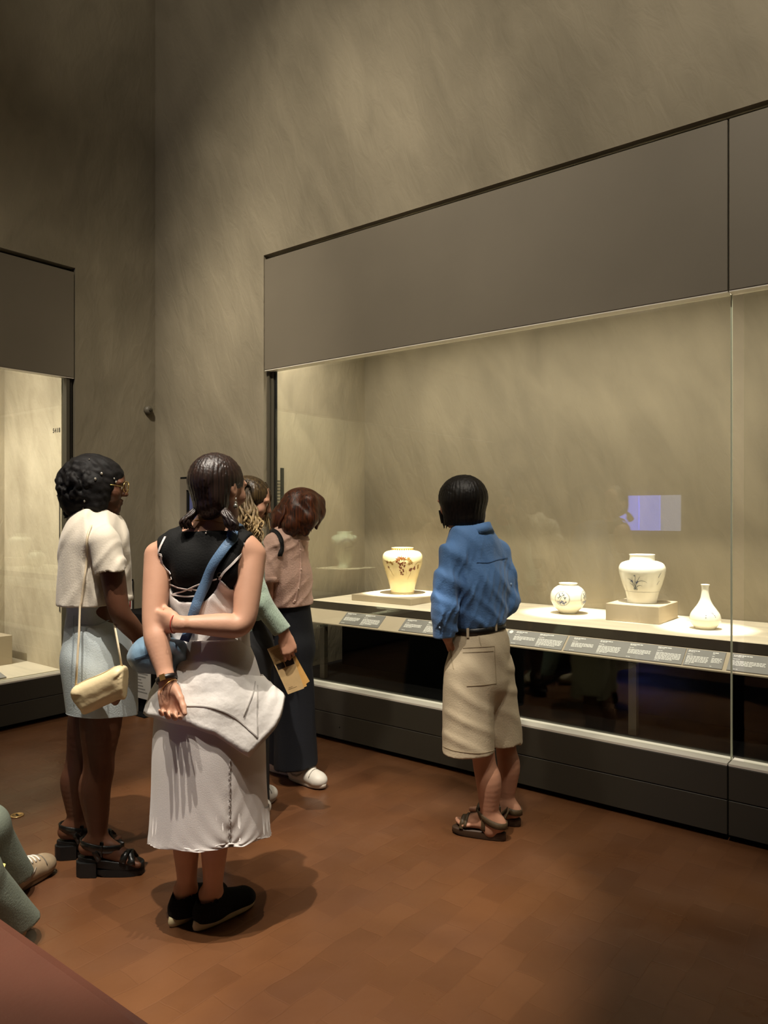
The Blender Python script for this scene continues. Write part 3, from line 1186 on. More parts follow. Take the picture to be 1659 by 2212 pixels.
# bottle
g = Pot('bottle', [(0.049, 0), (0.051, 0.006), (0.066, 0.022), (0.0760, 0.042), (0.0775, 0.058), (0.071, 0.080), (0.055, 0.104), (0.038, 0.128), (0.0255, 0.155), (0.0195, 0.185), (0.0180, 0.212), (0.0205, 0.226), (0.0225, 0.231)],
        [(0.021, 0.233), (0.016, 0.228), (0.0145, 0.20), (0.014, 0.16), (0.001, 0.15)],
        PORC, (-1.07, 4.13, ZD), 'white porcelain bottle with narrow neck', 'bottle')
g.front = front_angle(-1.07, 4.13)
mb = MB()
for u, z in ((0.004, 0.078), (0.003, 0.066), (0.040, 0.090), (0.046, 0.086), (0.052, 0.078), (0.055, 0.070)):
    g.leaf(mb, u, z, 0.004, 0.3, 3)
g.paint(mb, BLUE, 'flower_painting')

# ---------------------------------------------------------------- case in the side wall
sc = empty('display_case', (-5.05, 0.6, 0))
tag(sc, 'brightly lit display case in the side wall, number 5418 on its end panel', 'display case')
child(MB().bbox((XL - 0.05, LY0 + 0.008, 2.43), (XL, LY1 - 0.008, 3.19), 0.002), 'header_panel', PANEL, sc)
child(MB().box((XL - 0.06, LY0 + 0.008, 2.424), (XL - 0.003, LY1 - 0.008, 2.4295)), 'header_lip', SILL, sc)
child(MB().box((-6.2, LY0, 3.19), (XL - 0.06, LY1 - 0.001, 3.218)), 'soffit', GAP, sc)
child(MB().bbox((XL - 0.02, LY0 + 0.008, 0.178), (XL + 0.012, LY1 - 0.008, 0.312), 0.002), 'base_panel', BASEP, sc)
child(MB().bbox((XL - 0.02, LY0 + 0.008, 0.035), (XL + 0.012, LY1 - 0.008, 0.174), 0.002), 'base_panel', BASEP, sc)
child(MB().box((XL - 0.12, LY0, 0.0), (XL - 0.045, LY1 - 0.001, 0.314)), 'base_core', BLACK, sc)
child(MB().box((XL - 0.075, LY0 + 0.008, 0.314), (XL + 0.012, LY1 - 0.008, 0.324)), 'sill', SILL, sc)
child(MB().box((XL - 0.066, LY0, 0.324), (XL - 0.054, LY1 - 0.062, 2.424)), 'glass_pane', GLASS, sc)
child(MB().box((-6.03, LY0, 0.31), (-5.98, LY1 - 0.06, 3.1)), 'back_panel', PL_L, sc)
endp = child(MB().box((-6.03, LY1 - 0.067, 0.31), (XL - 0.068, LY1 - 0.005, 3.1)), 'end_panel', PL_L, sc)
child(MB().box((-5.98, LY0, 3.0), (XL - 0.07, LY1 - 0.07, 3.06)), 'case_ceiling', GAP, sc)
child(MB().box((-5.98, LY0, 0.300), (XL - 0.076, LY1 - 0.068, 0.330)), 'deck', DECK, sc)
child(MB().box((XL - 0.066, LY1 - 0.060, 0.324), (XL - 0.012, LY1 - 0.036, 2.424)), 'mullion', MULL, sc)
child(MB().box((XL - 0.066, LY1 - 0.033, 0.324), (XL - 0.02, LY1 - 0.012, 2.424)), 'mullion', GAP, sc)
for z0, z1 in ((1.63, 1.745), (1.20, 1.52), (0.745, 0.80)):
    child(MB().box((-5.142, LY1 - 0.071, z0), (-5.132, LY1 - 0.067, z1)), 'door_slot', BLACK, sc)
child(MB().box((-5.146, LY1 - 0.070, 0.74), (-5.128, LY1 - 0.068, 1.75)), 'door_slot_plate', mat('slot_plate', (150, 140, 122), 0.4), sc)
text('case_number', '5418', 0.046, mat('number_ink', (70, 64, 54), 0.6), (-5.185, LY1 - 0.0685, 2.04), Matrix.Rotation(R(90), 4, 'X'), sc, 0.0006, 0.0009, 1.18, 'CENTER')

ZL = 0.3302
plinth(-5.94, -5.60, 2.05, 2.68, ZL, 0.215, 'white square plinth in the side wall case')
plinth(-5.78, -5.28, 0.55, 1.08, ZL, 0.51, 'tall plinth under the dragon jar in the side wall case')
plinth(-5.85, -5.35, 1.12, 1.50, ZL, 0.26, 'low plinth beside the dragon jar in the side wall case')
g = Pot('dragon_jar', [(0.074, 0), (0.075, 0.01), (0.072, 0.04), (0.083, 0.11), (0.105, 0.18), (0.132, 0.25), (0.1450, 0.305), (0.140, 0.345), (0.112, 0.368), (0.086, 0.374), (0.080, 0.38), (0.082, 0.408)],
        [(0.08, 0.41), (0.072, 0.40), (0.072, 0.37), (0.12, 0.32), (0.07, 0.05), (0.001, 0.03)],
        CELA, (-5.53, 0.815, ZL + 0.5102), 'pale green jar painted with a grey dragon on a tall plinth', 'jar')
g.front = math.atan2(1, 1.6)
mb = MB()
g.stroke(mb, [(-0.13, 0.30), (-0.08, 0.27), (-0.03, 0.30), (0.02, 0.33), (0.07, 0.30), (0.12, 0.27)], 0.030, 0.018)
g.stroke(mb, [(-0.08, 0.27), (-0.05, 0.24), (0.0, 0.235), (0.05, 0.22)], 0.024, 0.01)
for u, z, sz in ((-0.07, 0.335, 0.016), (-0.085, 0.34, 0.012), (0.07, 0.34, 0.017), (-0.02, 0.20, 0.016), (0.01, 0.195, 0.02), (0.04, 0.2, 0.014), (-0.09, 0.2, 0.013)):
    g.leaf(mb, u, z, sz, 0.5, 5)
g.band(mb, 0.128, 0.003)
g.band(mb, 0.115, 0.003)
g.paint(mb, BLUEG, 'dragon_painting')

# sloping picture board in front of the plinth, with line drawings of lidded jars
bd = empty('picture_board', (-5.14, 2.10, ZL))
tag(bd, 'sloping grey picture board with two white jar drawings', 'label plate')
BU = Vector((-0.20, 0, 0.075))
BUn = BU.normalized()
BN = Vector((0.075, 0, 0.20)).normalized()


def bpt(y, v, h=0.0):
    return Vector((0, y, 0.004)) + BUn * v + BN * h


b = MB()
y0, y1, L = -0.55, 0.32, 0.20
b.v += [bpt(y0, 0), bpt(y1, 0), bpt(y1 - 0.03, L), bpt(y0, L), bpt(y0, 0, 0.006), bpt(y1, 0, 0.006), bpt(y1 - 0.03, L, 0.006), bpt(y0, L, 0.006)]
b.f += [(0, 1, 2, 3), (4, 7, 6, 5), (0, 4, 5, 1), (1, 5, 6, 2), (2, 6, 7, 3), (3, 7, 4, 0)]
b.build('board', mat('picture_board', (150, 148, 142), 0.5), bd)
bs = MB()
bs.prism([(0, 0)] * 3, 0, 0) if False else None
bs.v += [Vector((-0.02, y0, 0)), Vector((-0.02, y1 - 0.02, 0)), Vector((-0.17, y1 - 0.04, 0)), Vector((-0.17, y0, 0)),
         bpt(y0, 0.02), bpt(y1 - 0.02, 0.02), bpt(y1 - 0.04, 0.18), bpt(y0, 0.18)]
bs.f += [(3, 2, 1, 0), (4, 5, 6, 7), (0, 1, 5, 4), (1, 2, 6, 5), (2, 3, 7, 6), (3, 0, 4, 7)]
bs.build('wedge', PLINTH, bd)
d = MB()
prof = [(0.0, 0.165), (0.012, 0.165), (0.022, 0.150), (0.016, 0.142), (0.034, 0.132), (0.043, 0.110), (0.036, 0.082), (0.024, 0.060), (0.024, 0.048), (0.034, 0.040), (0.034, 0.030), (0.0, 0.030)]
for cy in (0.21, 0.055):
    pts = [(cy + a, v) for a, v in prof] + [(cy - a, v) for a, v in prof[::-1]]
    n = len(d.v)
    d.v.append(bpt(cy, 0.10, 0.0068))
    d.v += [bpt(y, v, 0.0068) for y, v in pts]
    k = len(pts)
    d.f += [(n, n + 1 + i, n + 1 + (i + 1) % k) for i in range(k)]
d.build('jar_drawing', INK, bd)['kind'] = 'stuff'
d = MB()
for cy in (0.21, 0.055):
    for q in range(9):
        a, v = rs.uniform(-0.022, 0.022), rs.uniform(0.075, 0.125)
        d.quad(bpt(cy + a, v, 0.0074), bpt(cy + a + 0.008, v + 0.002, 0.0074), bpt(cy + a + 0.006, v + 0.007, 0.0074))
d.build('drawing_ink', CARD, bd)['kind'] = 'stuff'
d = MB()
for i in range(9):
    for u in range(3):
        d.quad(bpt(-0.30 + u * 0.09, 0.05 + i * 0.011, 0.0068), bpt(-0.22 + u * 0.09, 0.05 + i * 0.011, 0.0068), bpt(-0.22 + u * 0.09, 0.055 + i * 0.011, 0.0068), bpt(-0.30 + u * 0.09, 0.055 + i * 0.011, 0.0068))
le = d.build('lettering', INK, bd)
le['kind'] = 'stuff'

# ---------------------------------------------------------------- screen recessed in the back wall
sx0, sx1, sz0, sz1 = -4.717, -4.06, 1.02, 1.715
ws = empty('wall_screen', (sx0, YB, sz0))
tag(ws, 'lit information screen set in a taupe frame on the back wall', 'screen')
child(MB().box((sx0 - 0.012, YB - 0.001, sz0 - 0.012), (sx1 + 0.012, YB, sz1 + 0.016)), 'shadow_joint', BLACK, ws)
fr = MB()
for a, bq in (((sx0, sz0), (sx0 + 0.075, sz1)), ((sx1 - 0.075, sz0), (sx1, sz1)), ((sx0 + 0.075, sz1 - 0.085), (sx1 - 0.075, sz1)), ((sx0 + 0.075, sz0), (sx1 - 0.075, sz0 + 0.085))):
    fr.box((a[0], YB - 0.014, a[1]), (bq[0], YB - 0.001, bq[1]))
child(fr, 'frame', PANEL, ws)
child(MB().box((sx0 + 0.075, YB - 0.006, sz0 + 0.085), (sx1 - 0.075, YB - 0.0015, sz1 - 0.085)), 'bezel', BLACK, ws)
child(MB().box((sx0 + 0.110, YB - 0.008, sz0 + 0.11), (sx1 - 0.09, YB - 0.006, sz1 - 0.10)), 'display', mat('screen_blue', (62, 66, 96), 0.3, emit=0.55), ws)
WH = mat('screen_white', (206, 224, 250), 0.3, emit=1.0)
for i, (a, bq) in enumerate((((-4.465, 1.412), (-4.36, 1.492)), ((-4.465, 1.30), (-4.36, 1.395)), ((-4.34, 1.30), (-4.22, 1.492)))):
    child(MB().box((a[0], YB - 0.0095, a[1]), (bq[0], YB - 0.008, bq[1])), 'picture_tile', WH, ws)
pm = MB()
for i in range(14):
    x, z = -4.44 + rs.random() * 0.045, 1.43 + rs.random() * 0.045
    pm.tube([(x, YB - 0.0098, z), (x + rs.uniform(-0.012, 0.012), YB - 0.0098, z + rs.uniform(-0.01, 0.01))], 0.0009, 4)
ln = child(pm, 'line_drawing', mat('screen_ink', (60, 84, 120), 0.4, emit=0.2), ws)
ln['kind'] = 'stuff'

# ---------------------------------------------------------------- extinguisher sign and stand in the corner
sg = empty('extinguisher_sign', (XL, 3.30, 1.0))
tag(sg, 'red and white fire extinguisher sign on the dark side wall', 'sign')
RED = mat('sign_red', (168, 36, 36), 0.4)
WHT = mat('sign_white', (222, 214, 204), 0.45)
sy0, sy1, sz0, sz1 = 3.02, 3.325, 0.72, 0.935
child(MB().box((XL, sy0 - 0.012, sz0 - 0.012), (XL + 0.010, sy1 + 0.012, sz1 + 0.012)), 'frame', BLACK, sg)
child(MB().box((XL + 0.010, sy0, sz0), (XL + 0.012, sy1, sz1)), 'border', WHT, sg)
child(MB().box((XL + 0.012, sy0 + 0.012, sz0 + 0.012), (XL + 0.0135, sy1 - 0.014, sz1 - 0.012)), 'field', RED, sg)
text('sign_text', '\uc18c\ud654\uae30', 0.074, WHT, (XL + 0.0142, 3.085, 0.868), Matrix.Rotation(R(90), 4, 'Z') @ Matrix.Rotation(R(90), 4, 'X'), sg, 0.0005, 0.0015)
child(MB().box((XL + 0.0135, 3.205, 0.738), (XL + 0.0142, 3.300, 0.846)), 'pictogram_ground', WHT, sg)
pg = MB()
prof = [(3.228, 0.745), (3.276, 0.745), (3.278, 0.80), (3.266, 0.818), (3.260, 0.830), (3.244, 0.830), (3.222, 0.812), (3.219, 0.80), (3.238, 0.812), (3.228, 0.79)]
pg.v += [Vector((XL + 0.0146, y, z)) for y, z in prof]
pg.f.append(tuple(range(len(prof))))
child(pg, 'extinguisher_pictogram', RED, sg)

st = empty('extinguisher_stand', (-4.80, 3.30, 0))
tag(st, 'white notice plate on a dark extinguisher stand in the corner', 'stand')
child(MB().bbox((-5.03, 3.20, 0.0), (-4.70, 3.50, 0.72), 0.006), 'cabinet', BLACK, st)
child(MB().bbox((-4.80, 3.165, 0.115), (-4.575, 3.173, 0.46), 0.002), 'notice_plate', mat('notice_plate', (176, 172, 164), 0.4), st)
for x in (-4.76, -4.62):
    child(MB().tube([(x, 3.182, 0.0), (x, 3.182, 0.3)], 0.008, 8), 'stand_leg', WHT, st)
child(MB().box((-4.80, 3.12, 0.0), (-4.58, 3.196, 0.008)), 'foot_plate', BLACK, st)
nl = MB()
for i in range(9):
    nl.box((-4.785, 3.1638, 0.16 + i * 0.022), (-4.785 + rs.uniform(0.1, 0.19), 3.1648, 0.168 + i * 0.022))
nn = child(nl, 'lettering', CARD, st)
nn['kind'] = 'stuff'

# corner sensor, floor outlet, projection wall behind the visitors
se = empty('wall_sensor', (XL, 3.47, 2.262))
tag(se, 'small round grey sensor in the wall corner', 'sensor')
M_ = Matrix.Rotation(R(90), 4, 'Y')
sb = MB().lathe([(0.036, 0), (0.036, 0.012), (0.028, 0.03), (0.012, 0.036), (0.001, 0.036)], 24)
sb.v = [M_ @ v for v in sb.v]
sb.build('housing', mat('sensor_grey', (96, 90, 76), 0.5), se, True)
s2 = MB().lathe([(0.014, 0.0362), (0.012, 0.040), (0.001, 0.041)], 16)
s2.v = [M_ @ v for v in s2.v]
s2.build('lens', mat('sensor_lens', (60, 54, 44), 0.3), se, True)

fo = empty('floor_outlet', W(-1.763, 3.574, 0.0))
tag(fo, 'small round brass outlet cover set in the floor', 'outlet cover')
MB().lathe([(0.032, 0.0005), (0.032, 0.003), (0.028, 0.005), (0.022, 0.005), (0.021, 0.004), (0.001, 0.004)], 28).build('cover', mat('brass', (206, 170, 112), 0.3, metal=0.8), fo, True)
MB().box((-0.010, -0.004, 0.004), (0.010, 0.004, 0.0055)).build('finger_slot', GAP, fo)

vw = empty('video_wall', (-3.55, YF, 1.22))
tag(vw, 'pale blue three-panel video screen on the wall behind the viewpoint', 'screen')
for i, (a, c, col, e) in enumerate(((-4.02, -3.70, (104, 114, 226), 9.0), (-3.69, -3.40, (118, 126, 222), 8.0), (-3.39, -3.12, (146, 148, 186), 5.0))):
    child(MB().box((a, YF, 1.21), (c, YF + 0.04, 1.715)), 'video_panel', mat('video_panel_%d' % i, col, 0.4, emit=e), vw)
# ================================================================ visitors
def skin(name, c):
    return mat(name, c, 0.5, vary=0.06, vscale=14, bump=0.04, bscale=120, spec=0.35)


SK_FAIR = skin('skin_fair', (190, 144, 118))
SK_FAIR2 = skin('skin_fair_warm', (188, 140, 114))
SK_TAN = skin('skin_light_tan', (176, 128, 102))
SK_BROWN = skin('skin_brown', (92, 58, 40))
EYE_M = mat('eye_white', (226, 220, 212), 0.2)
IRIS_M = mat('iris_brown', (40, 26, 18), 0.2)


class Fig:
    """a visitor: local x = to the viewer's right, y = away from the viewer, z = up"""

    def __init__(s, px0, d0, label, h=0.005):
        s.d0 = d0
        s.r0 = (px0 - CX) / FPX * d0
        s.root = empty('person', W(s.r0, d0, 0), YAW)
        tag(s.root, label, 'person', 'gallery visitors')
        s.h = h

    def p(s, px, py, dy=0.0):
        dep = s.d0 + dy
        return Vector(((px - CX) / FPX * dep - s.r0, dy, EYE - (py - HY) / FPX * dep))


def norm(v):
    return Vector(v).normalized()


def frame(f, up=(0, 0, 1)):
    f = norm(f)
    l = Vector(up).cross(f).normalized()
    u = f.cross(l).normalized()
    return f, l, u


def head(V, c, fwd, up=(0, 0, 1), s=1.0, ears=True):
    f, l, u = frame(fwd, up)
    c = Vector(c)

    def q(a, b, d):
        return c + (l * a + f * b + u * d) * s
    A = (l, f, u)
    V.add(ell(q(0, -0.012, 0.028), (0.074 * s, 0.094 * s, 0.084 * s), A), 0.01)
    V.add(ell(q(0, 0.018, 0.040), (0.062 * s, 0.073 * s, 0.060 * s), A), 0.02)
    V.add(rc(q(0, 0.030, 0.0), q(0, 0.046, -0.070), 0.060 * s, 0.036 * s), 0.03)
    V.add(ell(q(0, 0.066, -0.092), (0.022 * s, 0.02 * s, 0.02 * s), A), 0.022)
    for e in (-1, 1):
        V.add(rc(q(e * 0.052, -0.008, -0.035), q(e * 0.016, 0.055, -0.088), 0.022 * s, 0.016 * s), 0.025)
        V.add(ell(q(e * 0.040, 0.060, -0.028), (0.026 * s, 0.025 * s, 0.026 * s), A), 0.022)
        V.add(ell(q(e * 0.031, 0.082, 0.020), (0.024 * s, 0.012 * s, 0.010 * s), A), 0.014)
        V.sub(ell(q(e * 0.032, 0.101, 0.002), (0.018 * s, 0.014 * s, 0.011 * s), A), 0.012)
        V.add(ell(q(e * 0.031, 0.077, 0.001), (0.014 * s, 0.013 * s, 0.012 * s), A), 0.006)
        if ears:
            V.add(ell(q(e * 0.076, -0.010, -0.008), (0.009 * s, 0.019 * s, 0.031 * s), (l, norm(f * 0.95 + u * 0.2), norm(u * 0.95 - f * 0.2))), 0.008)
            V.sub(ell(q(e * 0.087, -0.004, -0.004), (0.007 * s, 0.011 * s, 0.02 * s), A), 0.006)
            V.add(ell(q(e * 0.079, -0.008, 0.000), (0.006 * s, 0.006 * s, 0.014 * s), A), 0.004)
    V.add(rc(q(0, 0.088, 0.012), q(0, 0.104, -0.026), 0.006 * s, 0.0100 * s), 0.014)
    for e in (-1, 1):
        V.add(ell(q(e * 0.011, 0.094, -0.030), (0.0075 * s, 0.008 * s, 0.0065 * s), A), 0.008)
        V.add(rc(q(0, 0.089, -0.053), q(e * 0.019, 0.079, -0.056), 0.0062 * s, 0.004 * s), 0.006)
        V.add(rc(q(0, 0.087, -0.065), q(e * 0.017, 0.079, -0.060), 0.0070 * s, 0.004 * s), 0.006)
    V.sub(rc(q(-0.02, 0.0945, -0.0588), q(0.02, 0.0945, -0.0588), 0.0018 * s, 0.0018 * s), 0.004)


def eyes(root, c, fwd, up=(0, 0, 1), s=1.0):
    f, l, u = frame(fwd, up)
    c = Vector(c)
    for e in (-1, 1):
        b = c + (l * e * 0.031 + f * 0.0815 + u * 0.001) * s
        o = MB().ball(b, 0.0105 * s, 14, 9).build('eye', EYE_M, root, True)
        MB().ball(b + f * 0.0068 * s, 0.0052 * s, 10, 6).build('iris', IRIS_M, o, True)


def limb(V, a, b, c, ra, rm, rj, rf, rw, k=0.012, bulge=None):
    """shoulder a - elbow b - wrist c with a fuller upper forearm/calf"""
    a, b, c = Vector(a), Vector(b), Vector(c)
    bu = Vector(bulge) if bulge else Vector((0, 0, 0))
    V.add(poly([a, a.lerp(b, 0.5), b.lerp(a, 0.12), b.lerp(c, 0.10), b.lerp(c, 0.30) + bu, b.lerp(c, 0.58) + bu * 0.5, b.lerp(c, 0.84), c],
               [ra, rm, rj * 1.02, rj, rf, rf * 0.52 + rw * 0.52, rw * 1.06, rw], 4), k)


def hand(V, w, dirn, palm, thumb_sign, curl=(0.4, 0.6, 0.4), s=1.0, spread=0.10, thumb=(0.55, 0.5, 0.35), tcurl=0.3, per=None):
    """w wrist, dirn towards the fingers, palm the way the palm faces; thumb_sign picks the side"""
    f = norm(dirn)
    n = Vector(palm)
    n = (n - f * n.dot(f)).normalized()
    t = f.cross(n).normalized() * thumb_sign
    w = Vector(w)

    def q(a, b, d):
        return w + (f * a + t * b + n * d) * s
    kn = [(0.086, 0.030, 0.0), (0.090, 0.010, -0.003), (0.086, -0.010, -0.002), (0.078, -0.028, 0.002)]
    V.add(rc(w - f * 0.02 * s, q(0.018, 0, 0), 0.026 * s, 0.027 * s, (n, 0.75)), 0.012)
    for i, (a, b, d) in enumerate(kn):
        V.add(rc(q(0.014, b * 0.55, 0), q(a, b, d), 0.0145 * s, 0.0115 * s), 0.012)
    V.add(rc(q(0.03, 0.026, 0.008), q(0.055, 0.028, 0.006), 0.014 * s, 0.012 * s), 0.014)      # ball of the thumb
    V.add(rc(q(0.03, -0.024, 0.008), q(0.06, -0.026, 0.006), 0.012 * s, 0.010 * s), 0.014)
    ln = [0.072, 0.080, 0.074, 0.058]
    for i, (a, b, d) in enumerate(kn):
        cu = per[i] if per else curl
        ang = 0.0
        pos = q(a, b, d)
        fan = (b / 0.03) * spread
        rr = (0.0092, 0.0094, 0.0088, 0.0078)[i] * s
        for j, part in enumerate((0.45, 0.30, 0.25)):
            ang += cu[j]
            dv = f * math.cos(ang) + n * math.sin(ang) + t * fan * max(0.0, math.cos(ang))
            nx = pos + dv.normalized() * ln[i] * part * s
            V.add(rc(pos, nx, rr * (1 - 0.10 * j), rr * (0.93 - 0.11 * j)), 0.0035)
            pos = nx
    tb = q(0.022, 0.024, 0.006)
    td = f * thumb[0] + t * thumb[1] + n * thumb[2]
    pos = tb
    for j, (L, r0, r1) in enumerate(((0.042, 0.0145, 0.0118), (0.032, 0.0112, 0.0098), (0.026, 0.0098, 0.0078))):
        td = norm(td)
        nx = pos + td * L * s
        V.add(rc(pos, nx, r0 * s, r1 * s), 0.006)
        pos = nx
        td = td + (f * 0.6 - t * 0.9) * tcurl


def bare_foot(V, ankle, dirn, z0, side, s=1.0, pitch=0.0):
    """side=+1: big toe on the left of dirn"""
    f = norm((dirn[0], dirn[1], 0))
    l = Vector((0, 0, 1)).cross(f)
    a = Vector(ankle)
    b = Vector((a.x, a.y, z0))

    def q(x, y, z):
        return b + (f * x + l * y) * s + Vector((0, 0, z * s - pitch * max(0.0, x)))
    V.add(rc(a, q(-0.02, 0, 0.055), 0.036 * s, 0.036 * s), 0.02)
    V.add(ell(q(-0.042, 0, 0.034), (0.034 * s, 0.031 * s, 0.034 * s), (f, l, Vector((0, 0, 1)))), 0.018)
    V.add(rc(q(-0.03, 0, 0.030), q(0.115, 0.004 * side, 0.020), 0.031 * s, 0.034 * s, (Vector((0, 0, 1)), 0.7)), 0.02)
    V.add(rc(q(0.0, 0, 0.062), q(0.10, 0.008 * side, 0.032), 0.034 * s, 0.026 * s), 0.02)
    for i, (y, L, r) in enumerate(((0.028, 0.060, 0.0125), (0.010, 0.058, 0.0095), (-0.005, 0.050, 0.009), (-0.019, 0.041, 0.0085), (-0.031, 0.030, 0.008))):
        V.add(rc(q(0.112 - 0.004 * i, y * side, 0.018), q(0.112 - 0.004 * i + L, y * 1.05 * side, 0.012), r * s * 1.1, r * s), 0.005)


def sole_outline(n=40, length=0.255, w=0.046):
    """shoe-sole outline, heel at x<0, closed, counter-clockwise"""
    pts = []
    for i in range(n):
        t = 2 * math.pi * i / n
        x = math.cos(t)
        y = math.sin(t)
        wid = w * (0.80 + 0.20 * x - 0.13 * math.cos(2.2 * x))
        pts.append((x * length / 2 + length * 0.22, y * wid * 1.05))
    return pts


def lofted(rings, name, m, parent, cap0=True, cap1=True, smooth=True):
    return MB().loft(rings, cap0, cap1).build(name, m, parent, smooth)


def sole(parent, name, ankle, dirn, profile, m, length=0.255, w=0.046, grow=0.0, back=0.0):
    """profile: list of (z_heel, z_toe, scale) from the ground up"""
    f = norm((dirn[0], dirn[1], 0))
    l = Vector((0, 0, 1)).cross(f)
    b = Vector((ankle[0], ankle[1], 0)) - f * back
    rings = []
    ol = sole_outline(44, length, w)
    for zh, zt, sc in profile:
        rg = []
        for x, y in ol:
            u = (x / length + 0.28)
            u = min(1, max(0, u))
            z = zh + (zt - zh) * u
            cx = length * 0.22
            rg.append(b + f * ((x - cx) * sc + cx) + l * y * sc + Vector((0, 0, z)))
        rings.append(rg)
    return lofted(rings, name, m, parent)


def ring(c, rx, ry, n=64, rot=0.0, fold=None, zf=None):
    out = []
    for i in range(n):
        t = 2 * math.pi * i / n
        k = 1.0 + (fold(t) if fold else 0.0)
        x, y = rx * math.cos(t) * k, ry * math.sin(t) * k
        xr = x * math.cos(rot) - y * math.sin(rot)
        yr = x * math.sin(rot) + y * math.cos(rot)
        out.append(Vector((c[0] + xr, c[1] + yr, c[2] + (zf(t) if zf else 0.0))))
    return out


def drape(bvh, fig, pix, off=0.003, start=-0.6, up=None):
    """lay a path given in photo measures onto a garment surface; returns points and normals"""
    P, N = [], []
    for px, py in pix:
        a = fig.p(px, py, start)
        b = fig.p(px, py, start + 1.0)
        d = (b - a).normalized()
        hit, nn, idx, dist = bvh.ray_cast(a, d)
        if hit is None:
            hit, nn, idx, dist = bvh.find_nearest(fig.p(px, py, -0.08))
        if nn.dot(d) > 0:
            nn = -nn
        P.append(hit + nn * off)
        N.append(nn)
    return P, N


def dense(pix, n=6):
    return [(float(p[0]), float(p[1])) for p in spline(pix, n)]


def strand_groove(c, n1=46, amp=0.0022, seed=1, slant=0.0):
    def fn(X, Y, Z):
        th = np.arctan2(Y - c[1], X - c[0]) + slant * (Z - c[2])
        return amp * (np.sin(n1 * th + 2.2 * np.sin(7 * th + seed) + 6 * (Z - c[2])) + 0.6 * np.sin(n1 * 2.3 * th + seed))
    return fn


def lock(mb, pts, rad, seg=7, wob=0.0, waves=3, phase=0.0):
    P = spline(pts, 7)
    n = len(P)
    out, rr = [], []
    for i, p in enumerate(P):
        t = i / (n - 1)
        q = Vector(p)
        q.x += wob * math.sin(2 * math.pi * waves * t + phase) * t
        q.y += wob * math.cos(2 * math.pi * waves * t + phase) * t
        out.append(q)
        rr.append(rad * (0.35 + 0.65 * math.sin(math.pi * min(1, t * 0.85 + 0.15)) ** 0.6) * (1 - 0.85 * max(0, t - 0.75) / 0.25 * 0.9))
    mb.tube(out, rr, seg)
